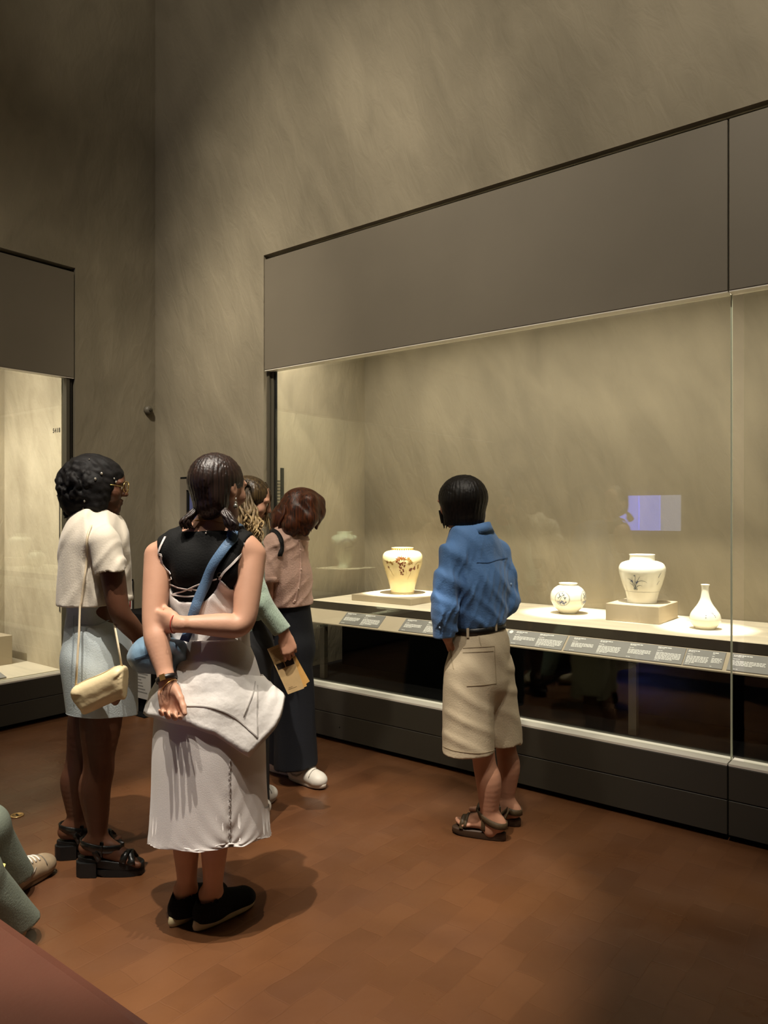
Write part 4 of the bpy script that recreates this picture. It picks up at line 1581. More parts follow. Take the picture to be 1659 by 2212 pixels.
# ---------------------------------------------------------------- visitor with pigtails, black top and pale slip dress
def visitor_pigtails():
    F_ = Fig(431, 2.62, 'person with brown pigtails in black top and white slip dress, arms behind back')
    p, root = F_.p, F_.root
    B = (0.05, 1.0, 0.0)
    Yd = Vector((0, 1, 0))
    hc = p(473, 1053, 0.0)
    hf = (0.52, 0.85, -0.10)

    def torso(V, g=0.0):
        V.add(rc(p(449, 1212, 0.015), p(452, 1300, 0.015), 0.150 + g, 0.132 + g, (Yd, 0.60)), 0.03)
        V.add(rc(p(452, 1300, 0.015), p(458, 1385, 0.01), 0.132 + g, 0.112 + g, (Yd, 0.66)), 0.04)
        V.add(rc(p(458, 1385, 0.01), p(456, 1480, 0.0), 0.112 + g, 0.160 + g, (Yd, 0.72)), 0.04)
        V.add(rc(p(366, 1192, 0.0), p(532, 1190, 0.0), 0.050 + g, 0.050 + g), 0.05)
        V.add(rc(p(450, 1158, 0.0), p(372, 1186, 0.0), 0.046 + g, 0.040 + g), 0.04)
        V.add(rc(p(456, 1158, 0.0), p(526, 1184, 0.0), 0.046 + g, 0.040 + g), 0.04)
        for e in (408, 492):       # shoulder blades
            V.add(ell(p(e, 1225, -0.062), (0.05 + g, 0.03 + g, 0.07 + g)), 0.03)

    V = Vol((-0.32, -0.34, 0.02), (0.36, 0.28, 1.69), 0.0046)
    torso(V)
    V.add(rc(p(452, 1160, 0.0), p(461, 1088, 0.008), 0.050, 0.047), 0.03)
    head(V, hc, hf, (-0.03, 0.02, 1))
    # arms held behind the back
    limb(V, p(343, 1200, 0.0), p(332, 1346, -0.09), p(360, 1468, -0.165), 0.050, 0.046, 0.040, 0.043, 0.027)
    limb(V, p(543, 1200, 0.0), p(526, 1352, -0.10), p(388, 1348, -0.15), 0.052, 0.048, 0.040, 0.041, 0.027)
    hand(V, p(362, 1476, -0.168), (0.22, -0.10, -1), (0.05, -1, 0.02), -1, per=[(0.5, 0.95, 0.5), (0.75, 1.1, 0.6), (0.85, 1.1, 0.6), (0.9, 1.0, 0.6)], s=0.98, thumb=(0.75, 0.35, 0.45), tcurl=0.12, spread=0.06)
    hand(V, p(384, 1348, -0.150), (-0.86, 0.50, 0.04), (0.45, 0.85, 0.1), -1, curl=(0.5, 0.7, 0.4), s=0.95, thumb=(0.85, 0.25, 0.3), tcurl=0.1)
    # legs
    aL, aR = p(404, 1922, 0.05), p(459, 1932, 0.02)
    limb(V, p(418, 1520, 0.02), p(402, 1700, 0.05), aL, 0.085, 0.075, 0.052, 0.055, 0.034, 0.02, (0, -0.012, 0))
    limb(V, p(494, 1520, 0.0), p(470, 1700, 0.02), aR, 0.085, 0.075, 0.052, 0.055, 0.034, 0.02, (0, -0.012, 0))
    for a in (aL, aR):
        V.add(ell((a.x - 0.02, a.y + 0.01, a.z + 0.0), (0.03, 0.038, 0.03)), 0.02)
        V.add(rc(a, (a.x, a.y - 0.01, 0.06), 0.034, 0.036), 0.02)
    V.build('body', SK_FAIR, root, 1)

    # black sleeveless top
    T = Vol((-0.30, -0.26, 0.92), (0.34, 0.26, 1.46), 0.005)
    torso(T, 0.007)
    neck_z = p(452, 1147, -0.03).z
    T.clip(lambda X, Y, Z: Z - (neck_z + 0.10 * np.abs(X - 0.03) * 0 + np.where(np.abs(X - 0.035) < 0.09, 0.0, 0.2)))
    T.sub(rc(p(452, 1150, 0.02), p(456, 1085, 0.02), 0.066, 0.070), 0.004)
    for px, dx in ((322, -1), (556, 1)):      # armholes
        T.sub(ell(p(px, 1232, 0.0), (0.056, 0.20, 0.130)), 0.01)
    T.clip(lambda X, Y, Z: p(450, 1345, 0).z - Z)
    T.disp(lambda X, Y, Z: 0.004 * folds(X, Y, Z, (0.7, 0, 0.7), 70, 3))
    T.build('sleeveless_top', mat('black_jersey', (11, 11, 10), 0.8, bump=0.15, bscale=160, spec=0.25), root, 1)
    tb = T.bvh()

    # bodice of the slip dress: low scooped back
    D = Vol((-0.30, -0.26, 0.90), (0.34, 0.26, 1.36), 0.005)
    torso(D, 0.013)
    xs = np.array([p(a, 1300, -0.08).x for a in (330, 352, 372, 384, 430, 455, 470, 478, 498, 530, 560)])
    zs = np.array([p(450, b, -0.08).z for b in (1235, 1252, 1292, 1300, 1302, 1290, 1262, 1250, 1275, 1287, 1290)])
    D.clip(lambda X, Y, Z: Z - np.where(Y < 0.05, np.interp(X, xs, zs), 1.30))
    D.clip(lambda X, Y, Z: p(450, 1400, 0).z - Z)
    for px in (318, 562):
        D.sub(ell(p(px, 1240, 0.0), (0.062, 0.20, 0.11)), 0.01)
    D.disp(lambda X, Y, Z: 0.007 * folds(X, Y, Z, (0.75, 0, 0.65), 85, 5))
    SLIP = mat('pale_slip_fabric', (214, 207, 202), 0.5, vary=0.03, vscale=10, bump=0.10, bscale=320, sheen=0.15)
    D.build('dress_bodice', SLIP, root, 1)
    db = D.bvh()

    # skirt of the dress
    rings = []
    keys = [(1375, 457, 0.118, 0.098), (1430, 456, 0.158, 0.125), (1500, 454, 0.186, 0.150), (1600, 452, 0.196, 0.165), (1700, 452, 0.200, 0.172), (1775, 453, 0.208, 0.178), (1802, 453, 0.212, 0.182), (1812, 453, 0.213, 0.182)]
    K = spline(keys, 11)
    seam = R(-60)

    def skirt_ring(k, t, inner=0.0):
        py, px, rx, ry = k
        c = p(px, py, 0.0)

        def fold(th):
            dth = (th - seam + math.pi) % (2 * math.pi) - math.pi
            g = t ** 3
            q = max(0, t - 0.45)
            o = 0.018 * g * math.sin(5 * th + 2.2 + 0.8 * math.sin(3 * t)) + 0.005 * g * math.sin(11 * th + 3 * t)
            o += 0.09 * q * math.exp(-(dth / 0.05) ** 2) * (-0.8 + 0.5 * math.sin(110 * t))          # gathered seam
            o += 0.055 * q * math.sin(60 * t + 22 * abs(dth)) * math.exp(-abs(dth) / 0.26) * min(1, abs(dth) / 0.06)
            o += 0.05 * q * math.sin(9 * dth + 14 * t) * math.exp(-abs(dth) / 0.6)
            o += 0.012 * math.sin(41 * th + 5 + 2 * math.sin(5 * th)) * max(0, (t - 0.93) / 0.07)
            return o
        return ring((c.x, 0.0 + 0.012 * t, c.z), rx - inner, ry - inner, 260, 0.0, fold, lambda th: (-0.045 * math.sin(th) + 0.012 * math.cos(th) + 0.004 * math.sin(9 * th) + 0.004 * math.exp(-(((th - seam + math.pi) % (2 * math.pi) - math.pi) / 0.12) ** 2)) * t ** 6)
    n = len(K)
    for i, k in enumerate(K):
        rings.append(skirt_ring(k, i / (n - 1)))
    rings.append(skirt_ring(K[-1], 1.0, 0.006))
    rings.append([v + Vector((0, 0, 0.10)) for v in skirt_ring(K[-1], 1.0, 0.008)])
    lofted(rings, 'dress_skirt', SLIP, root, True, False)
    sk = MB().loft(rings[:-2])
    P, Nn = drape(BVHTree.FromPolygons(sk.v, sk.f), F_, [(496 + 1.6 * math.sin(i * 1.9), 1640 + i * 4.4) for i in range(42)], 0.0015)
    MB().ribbon(P, Nn, [0.004 + 0.0018 * math.sin(i * 2.3) for i in range(len(P))], 0.002).build('gathered_seam', mat('slip_seam', (176, 168, 162), 0.6), root, True)

    # jacket tied around the hips, hanging in a point
    JM = mat('white_jacket_fabric', (230, 225, 219), 0.5, vary=0.03, vscale=8, bump=0.55, bscale=16, sheen=0.2)
    top, bot = [], []
    N = 120
    th_k = np.array([R(a) for a in (-270, -200, -180, -165, -140, -115, -95, -75, -60, -45, -25, 0, 30, 90)])
    zt_k = np.array([p(450, b, -0.1).z for b in (1450, 1470, 1475, 1460, 1432, 1424, 1426, 1434, 1446, 1458, 1466, 1475, 1480, 1450)])
    zb_k = np.array([p(450, b, -0.12).z for b in (1540, 1560, 1562, 1556, 1553, 1556, 1562, 1580, 1606, 1634, 1585, 1525, 1520, 1540)])
    gr_k = np.array([1.03, 1.10, 1.16, 1.14, 1.08, 1.06, 1.06, 1.06, 1.08, 1.12, 1.30, 1.36, 1.2, 1.03])
    RT = []
    rows = 10
    for j in range(rows + 1):
        v = j / rows
        rg = []
        for i in range(N):
            th = -2 * math.pi * i / N + math.pi / 2
            tt = th
            zt, zb, gr = (float(np.interp(tt, th_k, a)) for a in (zt_k, zb_k, gr_k))
            z = zt + (zb - zt) * v
            py = HY + (EYE - z) * FPX / F_.d0
            kk = [np.interp(py, [a[0] for a in keys], [a[q] for a in keys]) for q in (1, 2, 3)]
            c = p(kk[0], 1400, 0)
            g = 1.07 + (gr - 1.0) * (v ** 1.1)
            g += 0.016 * math.sin(v * 16 + 6 * th) * math.sin(math.pi * v) + 0.014 * math.sin(11 * th + 5 * v) * v + 0.010 * math.sin(23 * th - 9 * v) * (1 - v)
            g += 0.02 * math.exp(-((v - 0.5) / 0.03) ** 2) * 0
            rg.append(Vector((c.x + kk[1] * g * math.cos(tt), 0.008 + kk[2] * g * math.sin(tt), z)))
        RT.append(rg)
    inner = [[v * 1.0 + (Vector((0.02, 0.0, v.z)) - v).normalized() * 0.006 for v in rg] for rg in RT]
    lofted(RT + inner[::-1], 'tied_jacket', JM, root, False, False)
    bj = MB()
    bj.loft(RT)
    jt = BVHTree.FromPolygons(bj.v, bj.f)
    seam_m = mat('jacket_seam', (188, 182, 176), 0.6)
    for pix in (dense([(390, 1524), (450, 1527), (500, 1545), (540, 1578), (556, 1592)]), dense([(551, 1472), (545, 1500), (535, 1525), (526, 1545)]), dense([(556, 1480), (555, 1530), (556, 1590)])):
        P, Nn = drape(jt, F_, pix, 0.0012)
        MB().ribbon(P, Nn, 0.004, 0.0015).build('jacket_seam', seam_m, root)

    # straps and lacing of the slip
    STR = mat('slip_strap', (222, 212, 206), 0.45)
    for pix, wd in (([(541, 1174), (528, 1188), (505, 1215), (484, 1236), (474, 1252)], 0.008), ([(358, 1160), (346, 1185), (340, 1210), (339, 1228), (347, 1246)], 0.008)):
        P, Nn = drape(tb, F_, dense(pix, 5), 0.002)
        MB().ribbon(P, Nn, wd, 0.002).build('dress_strap', STR, root)
    P, Nn = drape(tb, F_, [(475, 1242)], 0.003)
    t_ = MB()
    t_.tube([P[0] + Vector((0.008 * math.cos(a), 0, 0.008 * math.sin(a))) for a in np.linspace(0, 2 * math.pi, 15)], 0.0016, 6)
    t_.build('strap_ring', mat('strap_ring', (60, 52, 40), 0.3, metal=0.6), root, True)
    for pix in ([(350, 1252), (380, 1266), (415, 1275)], [(374, 1284), (400, 1275), (430, 1262), (470, 1250)], [(372, 1284), (400, 1288), (440, 1286)], [(410, 1270), (440, 1279), (446, 1282)]):
        P, Nn = drape(tb, F_, dense(pix, 5), 0.004)
        MB().ribbon(P, Nn, 0.005, 0.002).build('back_lacing', STR, root)
    P, Nn = drape(tb, F_, [(446, 1148), (445, 1152)], 0.002)
    for a in P:
        MB().ball(a, 0.0025, 8, 5).build('neck_button', mat('button_pearl', (230, 220, 210), 0.2), root, True)

    # hair: smooth cap, two low pigtails
    HM = hair_mat('hair_dark_brown', (18, 10, 7), (48, 29, 20), 0.42)
    H = Vol((-0.16, -0.20, 1.36), (0.26, 0.20, 1.70), 0.004)
    f, l, u = frame(hf, (-0.03, 0.02, 1))
    A = (l, f, u)
    H.add(ell(hc + u * 0.026 - f * 0.016, (0.086, 0.104, 0.094), A), 0.01)
    H.add(rc(hc - f * 0.045 + u * 0.01, hc - f * 0.042 - u * 0.062, 0.066, 0.056), 0.03)
    H.add(ell(hc + l * 0.045 - f * 0.01 - u * 0.035, (0.028, 0.05, 0.062), A), 0.03)
    H.add(ell(hc - l * 0.052 - f * 0.045 - u * 0.04, (0.024, 0.04, 0.055), A), 0.02)
    # face opening
    H.sub(rc(hc + f * 0.11 + u * 0.045, hc + f * 0.11 - u * 0.14, 0.070, 0.082), 0.012)
    H.sub(ell(hc - l * 0.088 + f * 0.030 - u * 0.055, (0.034, 0.056, 0.062), A), 0.012)
    H.disp(strand_groove((hc.x + 0.0, hc.y, hc.z), 44, 0.0014, 2))
    H.build('hair', HM, root, 1)
    pt = MB()
    rr = random.Random(4)
    for i in range(44):
        o = [rr.uniform(-0.010, 0.010) for _ in range(3)]
        s0 = p(427, 1094, -0.05)
        pts = [s0 + Vector((o[0] * 0.5, o[1] * 0.5, 0)), p(414 + rr.uniform(-8, 6), 1112, -0.065) + Vector((0, o[1], 0)), p(397 + rr.uniform(-6, 14), 1128, -0.07) + Vector((0, o[1] * 1.6, 0)), p(402 + rr.uniform(-9, 18), 1142 + rr.uniform(-3, 2), -0.06) + Vector((0, o[1] * 2, 0))]
        lock(pt, pts, 0.0065)
    pt.build('pigtail', HM, root, True)
    pt = MB()
    for i in range(46):
        o = [rr.uniform(-0.010, 0.010) for _ in range(3)]
        s0 = p(485, 1098, -0.07)
        pts = [s0 + Vector((o[0] * 0.4, o[1] * 0.4, 0)), p(490 + rr.uniform(-8, 8), 1112, -0.085) + Vector((0, o[1], 0)), p(500 + rr.uniform(-14, 12), 1132, -0.09) + Vector((0, o[1] * 1.6, 0)), p(509 + rr.uniform(-16, 8), 1147 + rr.uniform(-8, 4), -0.085) + Vector((0, o[1] * 1.6, 0))]
        lock(pt, pts, 0.0065)
    pt.build('pigtail', HM, root, True)
    TIE = mat('hair_tie', (46, 34, 22), 0.6)
    for a in (p(427, 1097, -0.052), p(486, 1101, -0.073)):
        MB().ball(a, (0.012, 0.012, 0.009), 12, 7).build('hair_tie', TIE, root, True)

    # jewellery, watch, red thread
    GOLD = mat('thin_gold', (206, 160, 96), 0.25, metal=0.9)
    nb = V.bvh()
    P, Nn = drape(nb, F_, dense([(421, 1124), (440, 1124), (462, 1126), (484, 1131)], 5), 0.002)
    MB().tube(P, 0.0012, 6).build('necklace', GOLD, root, True)
    e = hc - l * 0.082 + f * 0.0 - u * 0.052
    mb = MB().tube([e + u * 0.012, e], 0.0012, 6).ball(e - u * 0.006, 0.005, 8, 6).ball(e - u * 0.018, (0.008, 0.008, 0.010), 8, 6)
    ear = mb.build('earring', mat('earring_silver', (176, 172, 160), 0.25, metal=0.8), root, True)
    ear['kind'] = 'stuff'

    def bangle(c, ax, r, rad, name, m, sq=1.0, seg=28):
        ax = norm(ax)
        a = ax.orthogonal().normalized()
        b = ax.cross(a)
        return MB().tube([Vector(c) + (a * math.cos(t) * sq + b * math.sin(t)) * r for t in np.linspace(0, 2 * math.pi, seg)], rad, 8, False).build(name, m, root, True)
    w1, w0 = p(361, 1470, -0.165), p(345, 1400, -0.125)
    ax = (w1 - w0).normalized()
    wc = w1 - ax * 0.006
    aa = Vector((0, -1, 0))
    aa = (aa - ax * aa.dot(ax)).normalized()
    bb = ax.cross(aa)
    ws_ = MB()
    pts = [wc + (aa * math.cos(t) + bb * math.sin(t)) * 0.0325 for t in np.linspace(0, 2 * math.pi, 25)]
    ws_.ribbon(pts, [(q - wc).normalized() for q in pts], 0.016, 0.003)
    wa = ws_.build('wristwatch', mat('watch_strap', (24, 18, 16), 0.4), root, True)
    MB().box((-0.009, -0.003, -0.010), (0.009, 0.003, 0.010), Matrix.Translation(wc + aa * 0.036) @ Matrix((bb, aa, ax)).transposed().to_4x4()).build('watch_buckle', GOLD, wa)
    bangle(w1 + ax * 0.022, ax + Vector((0.5, 0, 0.2)), 0.033, 0.0014, 'bracelet', GOLD)
    bangle(p(377, 1348, -0.147), (-0.98, 0.2, 0), 0.0300, 0.0017, 'red_thread', mat('red_thread', (170, 40, 26), 0.6))

    # shoes: black knit uppers on thick cream soles
    KNIT = mat('black_knit', (11, 12, 11), 0.9, bump=0.25, bscale=180, spec=0.25)
    CREAM = mat('cream_sole', (206, 192, 150), 0.6, vary=0.10, vscale=25, bump=0.1, bscale=80)
    for a, dr in ((aL, (0.55, 0.80)), (aR, (0.66, 0.75))):
        fr_ = norm((dr[0], dr[1], 0))
        ll = Vector((0, 0, 1)).cross(fr_)
        S = Vol((a.x - 0.14, a.y - 0.14, 0.01), (a.x + 0.24, a.y + 0.26, 0.17), 0.004)
        b = Vector((a.x, a.y, 0))

        def q(x, y, z):
            return b + fr_ * x + ll * y + Vector((0, 0, z))
        S.add(rc(q(-0.036, 0, 0.05), q(0.0, 0, 0.05), 0.040, 0.042), 0.02)
        S.add(rc(q(-0.012, 0, 0.05), q(-0.014, 0, 0.100), 0.046, 0.043), 0.02)
        S.add(rc(q(0.0, 0, 0.05), q(0.125, 0, 0.035), 0.044, 0.041, (Vector((0, 0, 1)), 0.85)), 0.03)
        S.add(rc(q(0.03, 0, 0.075), q(0.13, 0, 0.042), 0.034, 0.030), 0.03)
        S.add(ell(q(0.138, 0, 0.035), (0.045, 0.041, 0.030), (fr_, ll, Vector((0, 0, 1)))), 0.02)
        S.sub(rc(q(-0.014, 0, 0.085), (a.x, a.y, 0.2), 0.040, 0.044), 0.004)
        S.plane((0, 0, 0.024), (0, 0, -1))
        S.plane(q(-0.02, 0, 0.104), fr_ * -0.35 + Vector((0, 0, 1)))
        sh = S.build('shoe', KNIT, root, 1)
        sole(sh, 'sole', a, dr, [(0.0, 0.006, 0.93), (0.004, 0.008, 0.99), (0.018, 0.018, 1.02), (0.032, 0.028, 0.99), (0.036, 0.030, 0.93)], CREAM, 0.262, 0.049, back=0.006)
    return F_, tb, db


PIG, PIG_TOP, PIG_BOD = visitor_pigtails()


def sling_bag():
    """blue bag worn across the back: wide strap and soft pouch at the hip"""
    p = PIG.p
    root = empty('sling_bag', PIG.root.location, YAW)
    tag(root, 'blue nylon sling bag with a wide strap, worn across a black top', 'bag')
    NY = mat('blue_nylon', (112, 142, 164), 0.5, vary=0.05, vscale=20, bump=0.12, bscale=90, sheen=0.1)
    ST = mat('blue_webbing', (84, 112, 142), 0.6, bump=0.2, bscale=200)
    path = dense([(503, 1166), (485, 1188), (462, 1222), (444, 1262), (428, 1300), (417, 1335)], 5)
    P, N = drape(PIG_BOD, PIG, path, 0.009)
    P2, N2 = drape(PIG_TOP, PIG, path, 0.009)
    pts, nn = [], []
    for a, b, c, d in zip(P, P2, N, N2):
        if a.y < b.y - 0.001 and (a - b).length < 0.06:
            pts.append(a)
            nn.append(c)
        else:
            pts.append(b)
            nn.append(d)
    # over the shoulder and down to the pouch
    top = []
    for y_ in (-0.058, -0.045, -0.03, -0.01, 0.015, 0.05):
        h_, n_, _, _ = PIG_TOP.ray_cast(Vector((p(511, 1150, 0).x + 0.1 * y_, y_, 2.0)), Vector((0, 0, -1)))
        if n_.z < 0:
            n_ = -n_
        top.append((h_ + n_ * 0.009, n_))
    nn = [t_[1] for t_ in top[::-1]] + nn + [Vector((-0.3, -1, 0))] * 2
    pts = [t_[0] for t_ in top[::-1]] + pts + [p(408, 1362, -0.105), p(398, 1385, -0.12)]
    MB().ribbon(pts, nn, 0.036, 0.003).build('strap', ST, root, True)
    V = Vol((-0.36, -0.26, 0.84), (0.02, 0.16, 1.13), 0.005)
    V.add(ell(p(325, 1412, -0.02), (0.066, 0.09, 0.066)), 0.03)
    V.add(ell(p(362, 1418, -0.075), (0.075, 0.05, 0.058)), 0.04)
    V.add(rc(p(308, 1420, 0.0), p(385, 1400, -0.115), 0.050, 0.030), 0.03)
    V.add(rc(p(308, 1425, 0.0), p(352, 1446, -0.06), 0.028, 0.022), 0.02)
    V.disp(lambda X, Y, Z: 0.012 * folds(X, Y, Z, (0.6, 0.4, 0.7), 95, 11) + 0.006 * folds(X, Y, Z, (0.8, 0.3, -0.5), 120, 12))
    V.build('pouch', NY, root, 1)
    bv = V.bvh()
    P, N = drape(bv, PIG, dense([(292, 1424), (310, 1418), (335, 1408), (352, 1398)], 5), 0.001)
    MB().ribbon(P, N, 0.006, 0.002).build('zip', mat('zip_dark', (52, 70, 86), 0.5), root)


sling_bag()
# ---------------------------------------------------------------- visitor in white tee and pale blue skirt
def visitor_tee():
    F_ = Fig(200, 3.05, 'person with curly black bob and glasses in cream tee and pale denim skirt')
    p, root = F_.p, F_.root
    Xd = Vector((1, 0.15, 0)).normalized()
    hc = p(216, 1050, 0.0)
    hf = (0.97, 0.24, -0.08)
    V = Vol((-0.20, -0.28, 0.03), (0.40, 0.30, 1.69), 0.0052)
    V.add(rc(p(205, 1180, 0), p(210, 1330, 0), 0.135, 0.115, (Xd, 0.72)), 0.03)
    V.add(rc(p(210, 1330, 0), p(215, 1450, 0), 0.115, 0.145, (Xd, 0.8)), 0.03)
    V.add(rc(p(212, 1168, -0.13), p(212, 1168, 0.13), 0.048, 0.048), 0.04)
    V.add(rc(p(205, 1160, 0), p(216, 1090, 0.0), 0.050, 0.047), 0.03)
    head(V, hc, hf, (0.04, 0, 1))
    # near arm forward across the body, far arm hanging
    limb(V, p(232, 1175, -0.155), p(258, 1325, -0.17), p(318, 1395, -0.04), 0.048, 0.046, 0.040, 0.040, 0.027)
    hand(V, p(321, 1398, -0.03), (0.72, 0.45, -0.5), (0.1, 0.9, 0.3), 1, curl=(0.5, 0.6, 0.4), s=0.95)
    limb(V, p(214, 1178, 0.155), p(236, 1320, 0.17), p(300, 1392, 0.06), 0.046, 0.044, 0.038, 0.038, 0.026)
    hand(V, p(303, 1394, 0.05), (0.75, -0.35, -0.5), (0.1, -0.9, 0.3), -1, curl=(0.5, 0.6, 0.4), s=0.95)
    aN, aF = p(211, 1822, -0.055), p(165, 1790, 0.10)
    limb(V, p(222, 1480, -0.085), p(213, 1648, -0.075), aN, 0.088, 0.080, 0.060, 0.062, 0.035, 0.02, (-0.014, 0, 0))
    limb(V, p(205, 1480, 0.085), p(172, 1640, 0.09), aF, 0.088, 0.078, 0.058, 0.060, 0.034, 0.02, (-0.014, 0, 0))
    for a, dr, sd in ((aN, (1.0, 0.06), -1), (aF, (1.0, 0.25), 1)):
        bare_foot(V, a, dr, 0.078, sd, 0.98, 0.26)
    V.build('body', SK_BROWN, root, 1)
    eyes(root, hc, hf, (0.04, 0, 1))

    # boxy tee
    T = Vol((-0.24, -0.32, 0.98), (0.30, 0.32, 1.47), 0.005)
    T.add(rc(p(207, 1178, 0), p(205, 1330, 0), 0.178, 0.190, (Xd, 0.74)), 0.03)
    T.add(rc(p(212, 1166, -0.12), p(210, 1166, 0.12), 0.062, 0.062), 0.05)
    T.add(rc(p(206, 1150, 0), p(206, 1190, 0), 0.075, 0.11), 0.05)
    for sg, dy in ((1, -0.16), (1, 0.16)):
        T.add(cut(rc(p(226, 1172, dy), p(246, 1262, dy * 1.12), 0.066, 0.070, (Xd, 0.92)), p(241, 1237, dy * 1.1), (0.22, 0, -1)), 0.018)
    T.disp(lambda X, Y, Z: 0.016 * folds(X, Y, Z, (0.9, 0.6, 0.06), 70, 21) + 0.009 * folds(X, Y, Z, (0.75, 0.2, -0.6), 75, 23))
    hem = p(205, 1308, -0.1).z
    T.clip(lambda X, Y, Z: hem + 0.018 * X - Z)
    for dy in (-0.16, 0.16):
        T.sub(rc(p(241, 1236, dy * 1.1), p(252, 1290, dy * 1.14), 0.052, 0.056), 0.004)
    T.sub(rc(p(206, 1306, 0), p(206, 1340, 0), 0.160, 0.165, (Xd, 0.72)), 0.004)
    T.sub(rc(p(208, 1150, 0.0), p(222, 1095, 0.0), 0.064, 0.068), 0.006)
    T.build('t_shirt', mat('cream_jersey', (212, 202, 184), 0.8, vary=0.03, vscale=8, bump=0.12, bscale=150, sheen=0.15), root, 1)
    tb = T.bvh()
    NB = mat('cream_rib', (214, 204, 186), 0.8, bump=0.2, bscale=220)
    c0 = p(209, 1131, 0.0)
    nr = []
    for th in np.linspace(0, 2 * math.pi, 33):
        nr.append(c0 + Vector((0.066 * math.cos(th), 0.066 * math.sin(th), -0.022 * math.cos(th))))
    MB().tube(nr, 0.006, 8, False).build('neck_rib', NB, root, True)

    # denim skirt
    SKM = mat('pale_denim', (178, 188, 190), 0.8, vary=0.06, vscale=14, bump=0.2, bscale=200)
    keys = [(1300, 201, 0.098, 0.135), (1322, 201, 0.098, 0.135), (1370, 208, 0.122, 0.158), (1425, 215, 0.146, 0.182), (1480, 219, 0.140, 0.184), (1528, 222, 0.134, 0.182), (1540, 222, 0.134, 0.182)]
    K = spline(keys, 7)
    rings = []
    n = len(K)

    def rg(k, t, inner=0.0):
        c = p(k[1], k[0], 0)
        return ring((c.x, 0, c.z), k[2] - inner, k[3] - inner, 96, 0.12, lambda th: 0.02 * t * math.sin(5 * th + 2) + 0.020 * math.sin(26 * t + 2.5 * math.sin(th * 2)) * math.exp(-((t - 0.38) / 0.16) ** 2) * (0.5 + 0.5 * math.cos(th + 1.57)),
                    lambda th: t ** 5 * (-0.012 * math.cos(th) + 0.03 * math.sin(-th)))
    for i, k in enumerate(K):
        rings.append(rg(k, i / (n - 1)))
    rings.append(rg(K[-1], 1, 0.006))
    rings.append([v + Vector((0, 0, 0.08)) for v in rg(K[-1], 1, 0.007)])
    lofted(rings, 'skirt', SKM, root, True, False)
    bm_ = MB().loft(rings)
    sb = BVHTree.FromPolygons(bm_.v, bm_.f)
    ST = mat('denim_seam', (150, 160, 164), 0.8)
    for pix in ([(160, 1330), (158, 1400), (155, 1460), (160, 1520)], [(165, 1350), (200, 1352), (240, 1338)]):
        P, N = drape(sb, F_, dense(pix, 5), 0.001)
        MB().ribbon(P, N, 0.004, 0.0015).build('skirt_seam', ST, root)

    # curly bob
    HM = hair_mat('hair_black_curly', (4, 3, 3), (15, 10, 8), 0.7, (60, 60, 60), 0.25)
    H = Vol((-0.20, -0.20, 1.36), (0.24, 0.20, 1.70), 0.0048)
    f, l, u = frame(hf, (0.04, 0, 1))
    A = (l, f, u)
    H.add(ell(hc + u * 0.032 - f * 0.018, (0.092, 0.112, 0.094), A), 0.01)
    H.add(rc(hc - f * 0.050 + u * 0.02, hc - f * 0.060 - u * 0.050, 0.102, 0.096), 0.03)
    for e in (-1, 1):
        H.add(rc(hc - l * e * 0.07 - f * 0.01, hc - l * e * 0.072 - f * 0.005 - u * 0.072, 0.044, 0.040), 0.03)
    H.add(rc(hc - l * 0.062 + f * 0.022 - u * 0.02, hc - l * 0.062 + f * 0.014 - u * 0.085, 0.026, 0.022), 0.03)
    rr = random.Random(8)
    for i in range(420):
        th = rr.uniform(0, 2 * math.pi)
        ph = rr.uniform(-0.9, 0.85)
        d = Vector((math.cos(th) * math.cos(ph), math.sin(th) * math.cos(ph), math.sin(ph)))
        c = hc - f * 0.048 + Vector((d.x * 0.114, d.y * 0.110, d.z * 0.116 - 0.004))
        if (c - hc).dot(f) > 0.060 or ((c - hc).dot(f) > 0.03 and c.z < hc.z + 0.03):
            continue
        H.add(ell(c, (0.009, 0.009, 0.007 + rr.random() * 0.008)), 0.006)
    H.sub(rc(hc + f * 0.136 + u * 0.018, hc + f * 0.106 - u * 0.13, 0.056, 0.078), 0.01)
    H.disp(lambda X, Y, Z: 0.0045 * swirl(X, Y, Z, 5, 150, 5))
    H.build('hair', HM, root, 0)
    rl = MB()
    for i in range(9):          # loose curls at the nape
        a = p(138 + rr.uniform(0, 60), 1092 + rr.uniform(0, 10), rr.uniform(-0.07, 0.05))
        lock(rl, [a + Vector((0, 0, 0.03)), a, a + Vector((rr.uniform(-0.01, 0.01), 0, -0.022)), a + Vector((rr.uniform(-0.012, 0.012), 0, -0.036))], 0.008, 6, 0.008, 2, i)
    lo = rl.build('loose_curls', HM, root, True)
    lo['kind'] = 'stuff'
    BEAD = mat('hair_bead', (214, 206, 190), 0.2, metal=0.7)
    hb = H.bvh()
    for px, py, r_ in ((219, 1023, 0.0065), (206, 1035, 0.006), (250, 1041, 0.005), (183, 1082, 0.005), (193, 993, 0.003), (246, 1034, 0.004), (180, 1098, 0.004)):
        P, N = drape(hb, F_, [(px, py)], 0.002)
        MB().ball(P[0], (r_ * 0.8, r_ * 0.8, r_), 10, 6).build('hair_bead', BEAD, root, True)
    cp = p(131, 1071, 0.0)
    mbc = MB().box((-0.011, -0.008, -0.009), (0.011, 0.008, 0.009), Matrix.Translation(cp) @ Matrix.Rotation(R(38), 4, 'Y'))
    mbc.build('hair_clip', mat('clip_slate', (84, 84, 84), 0.4), root)
    MB().tube([cp, p(146, 1070, 0.0)], 0.004, 8).build('clip_band', HM, root, True)
    # glasses
    GM = mat('glasses_gold', (214, 186, 118), 0.2, metal=0.9)
    gl = MB()
    gc = hc + f * 0.104 + u * 0.004
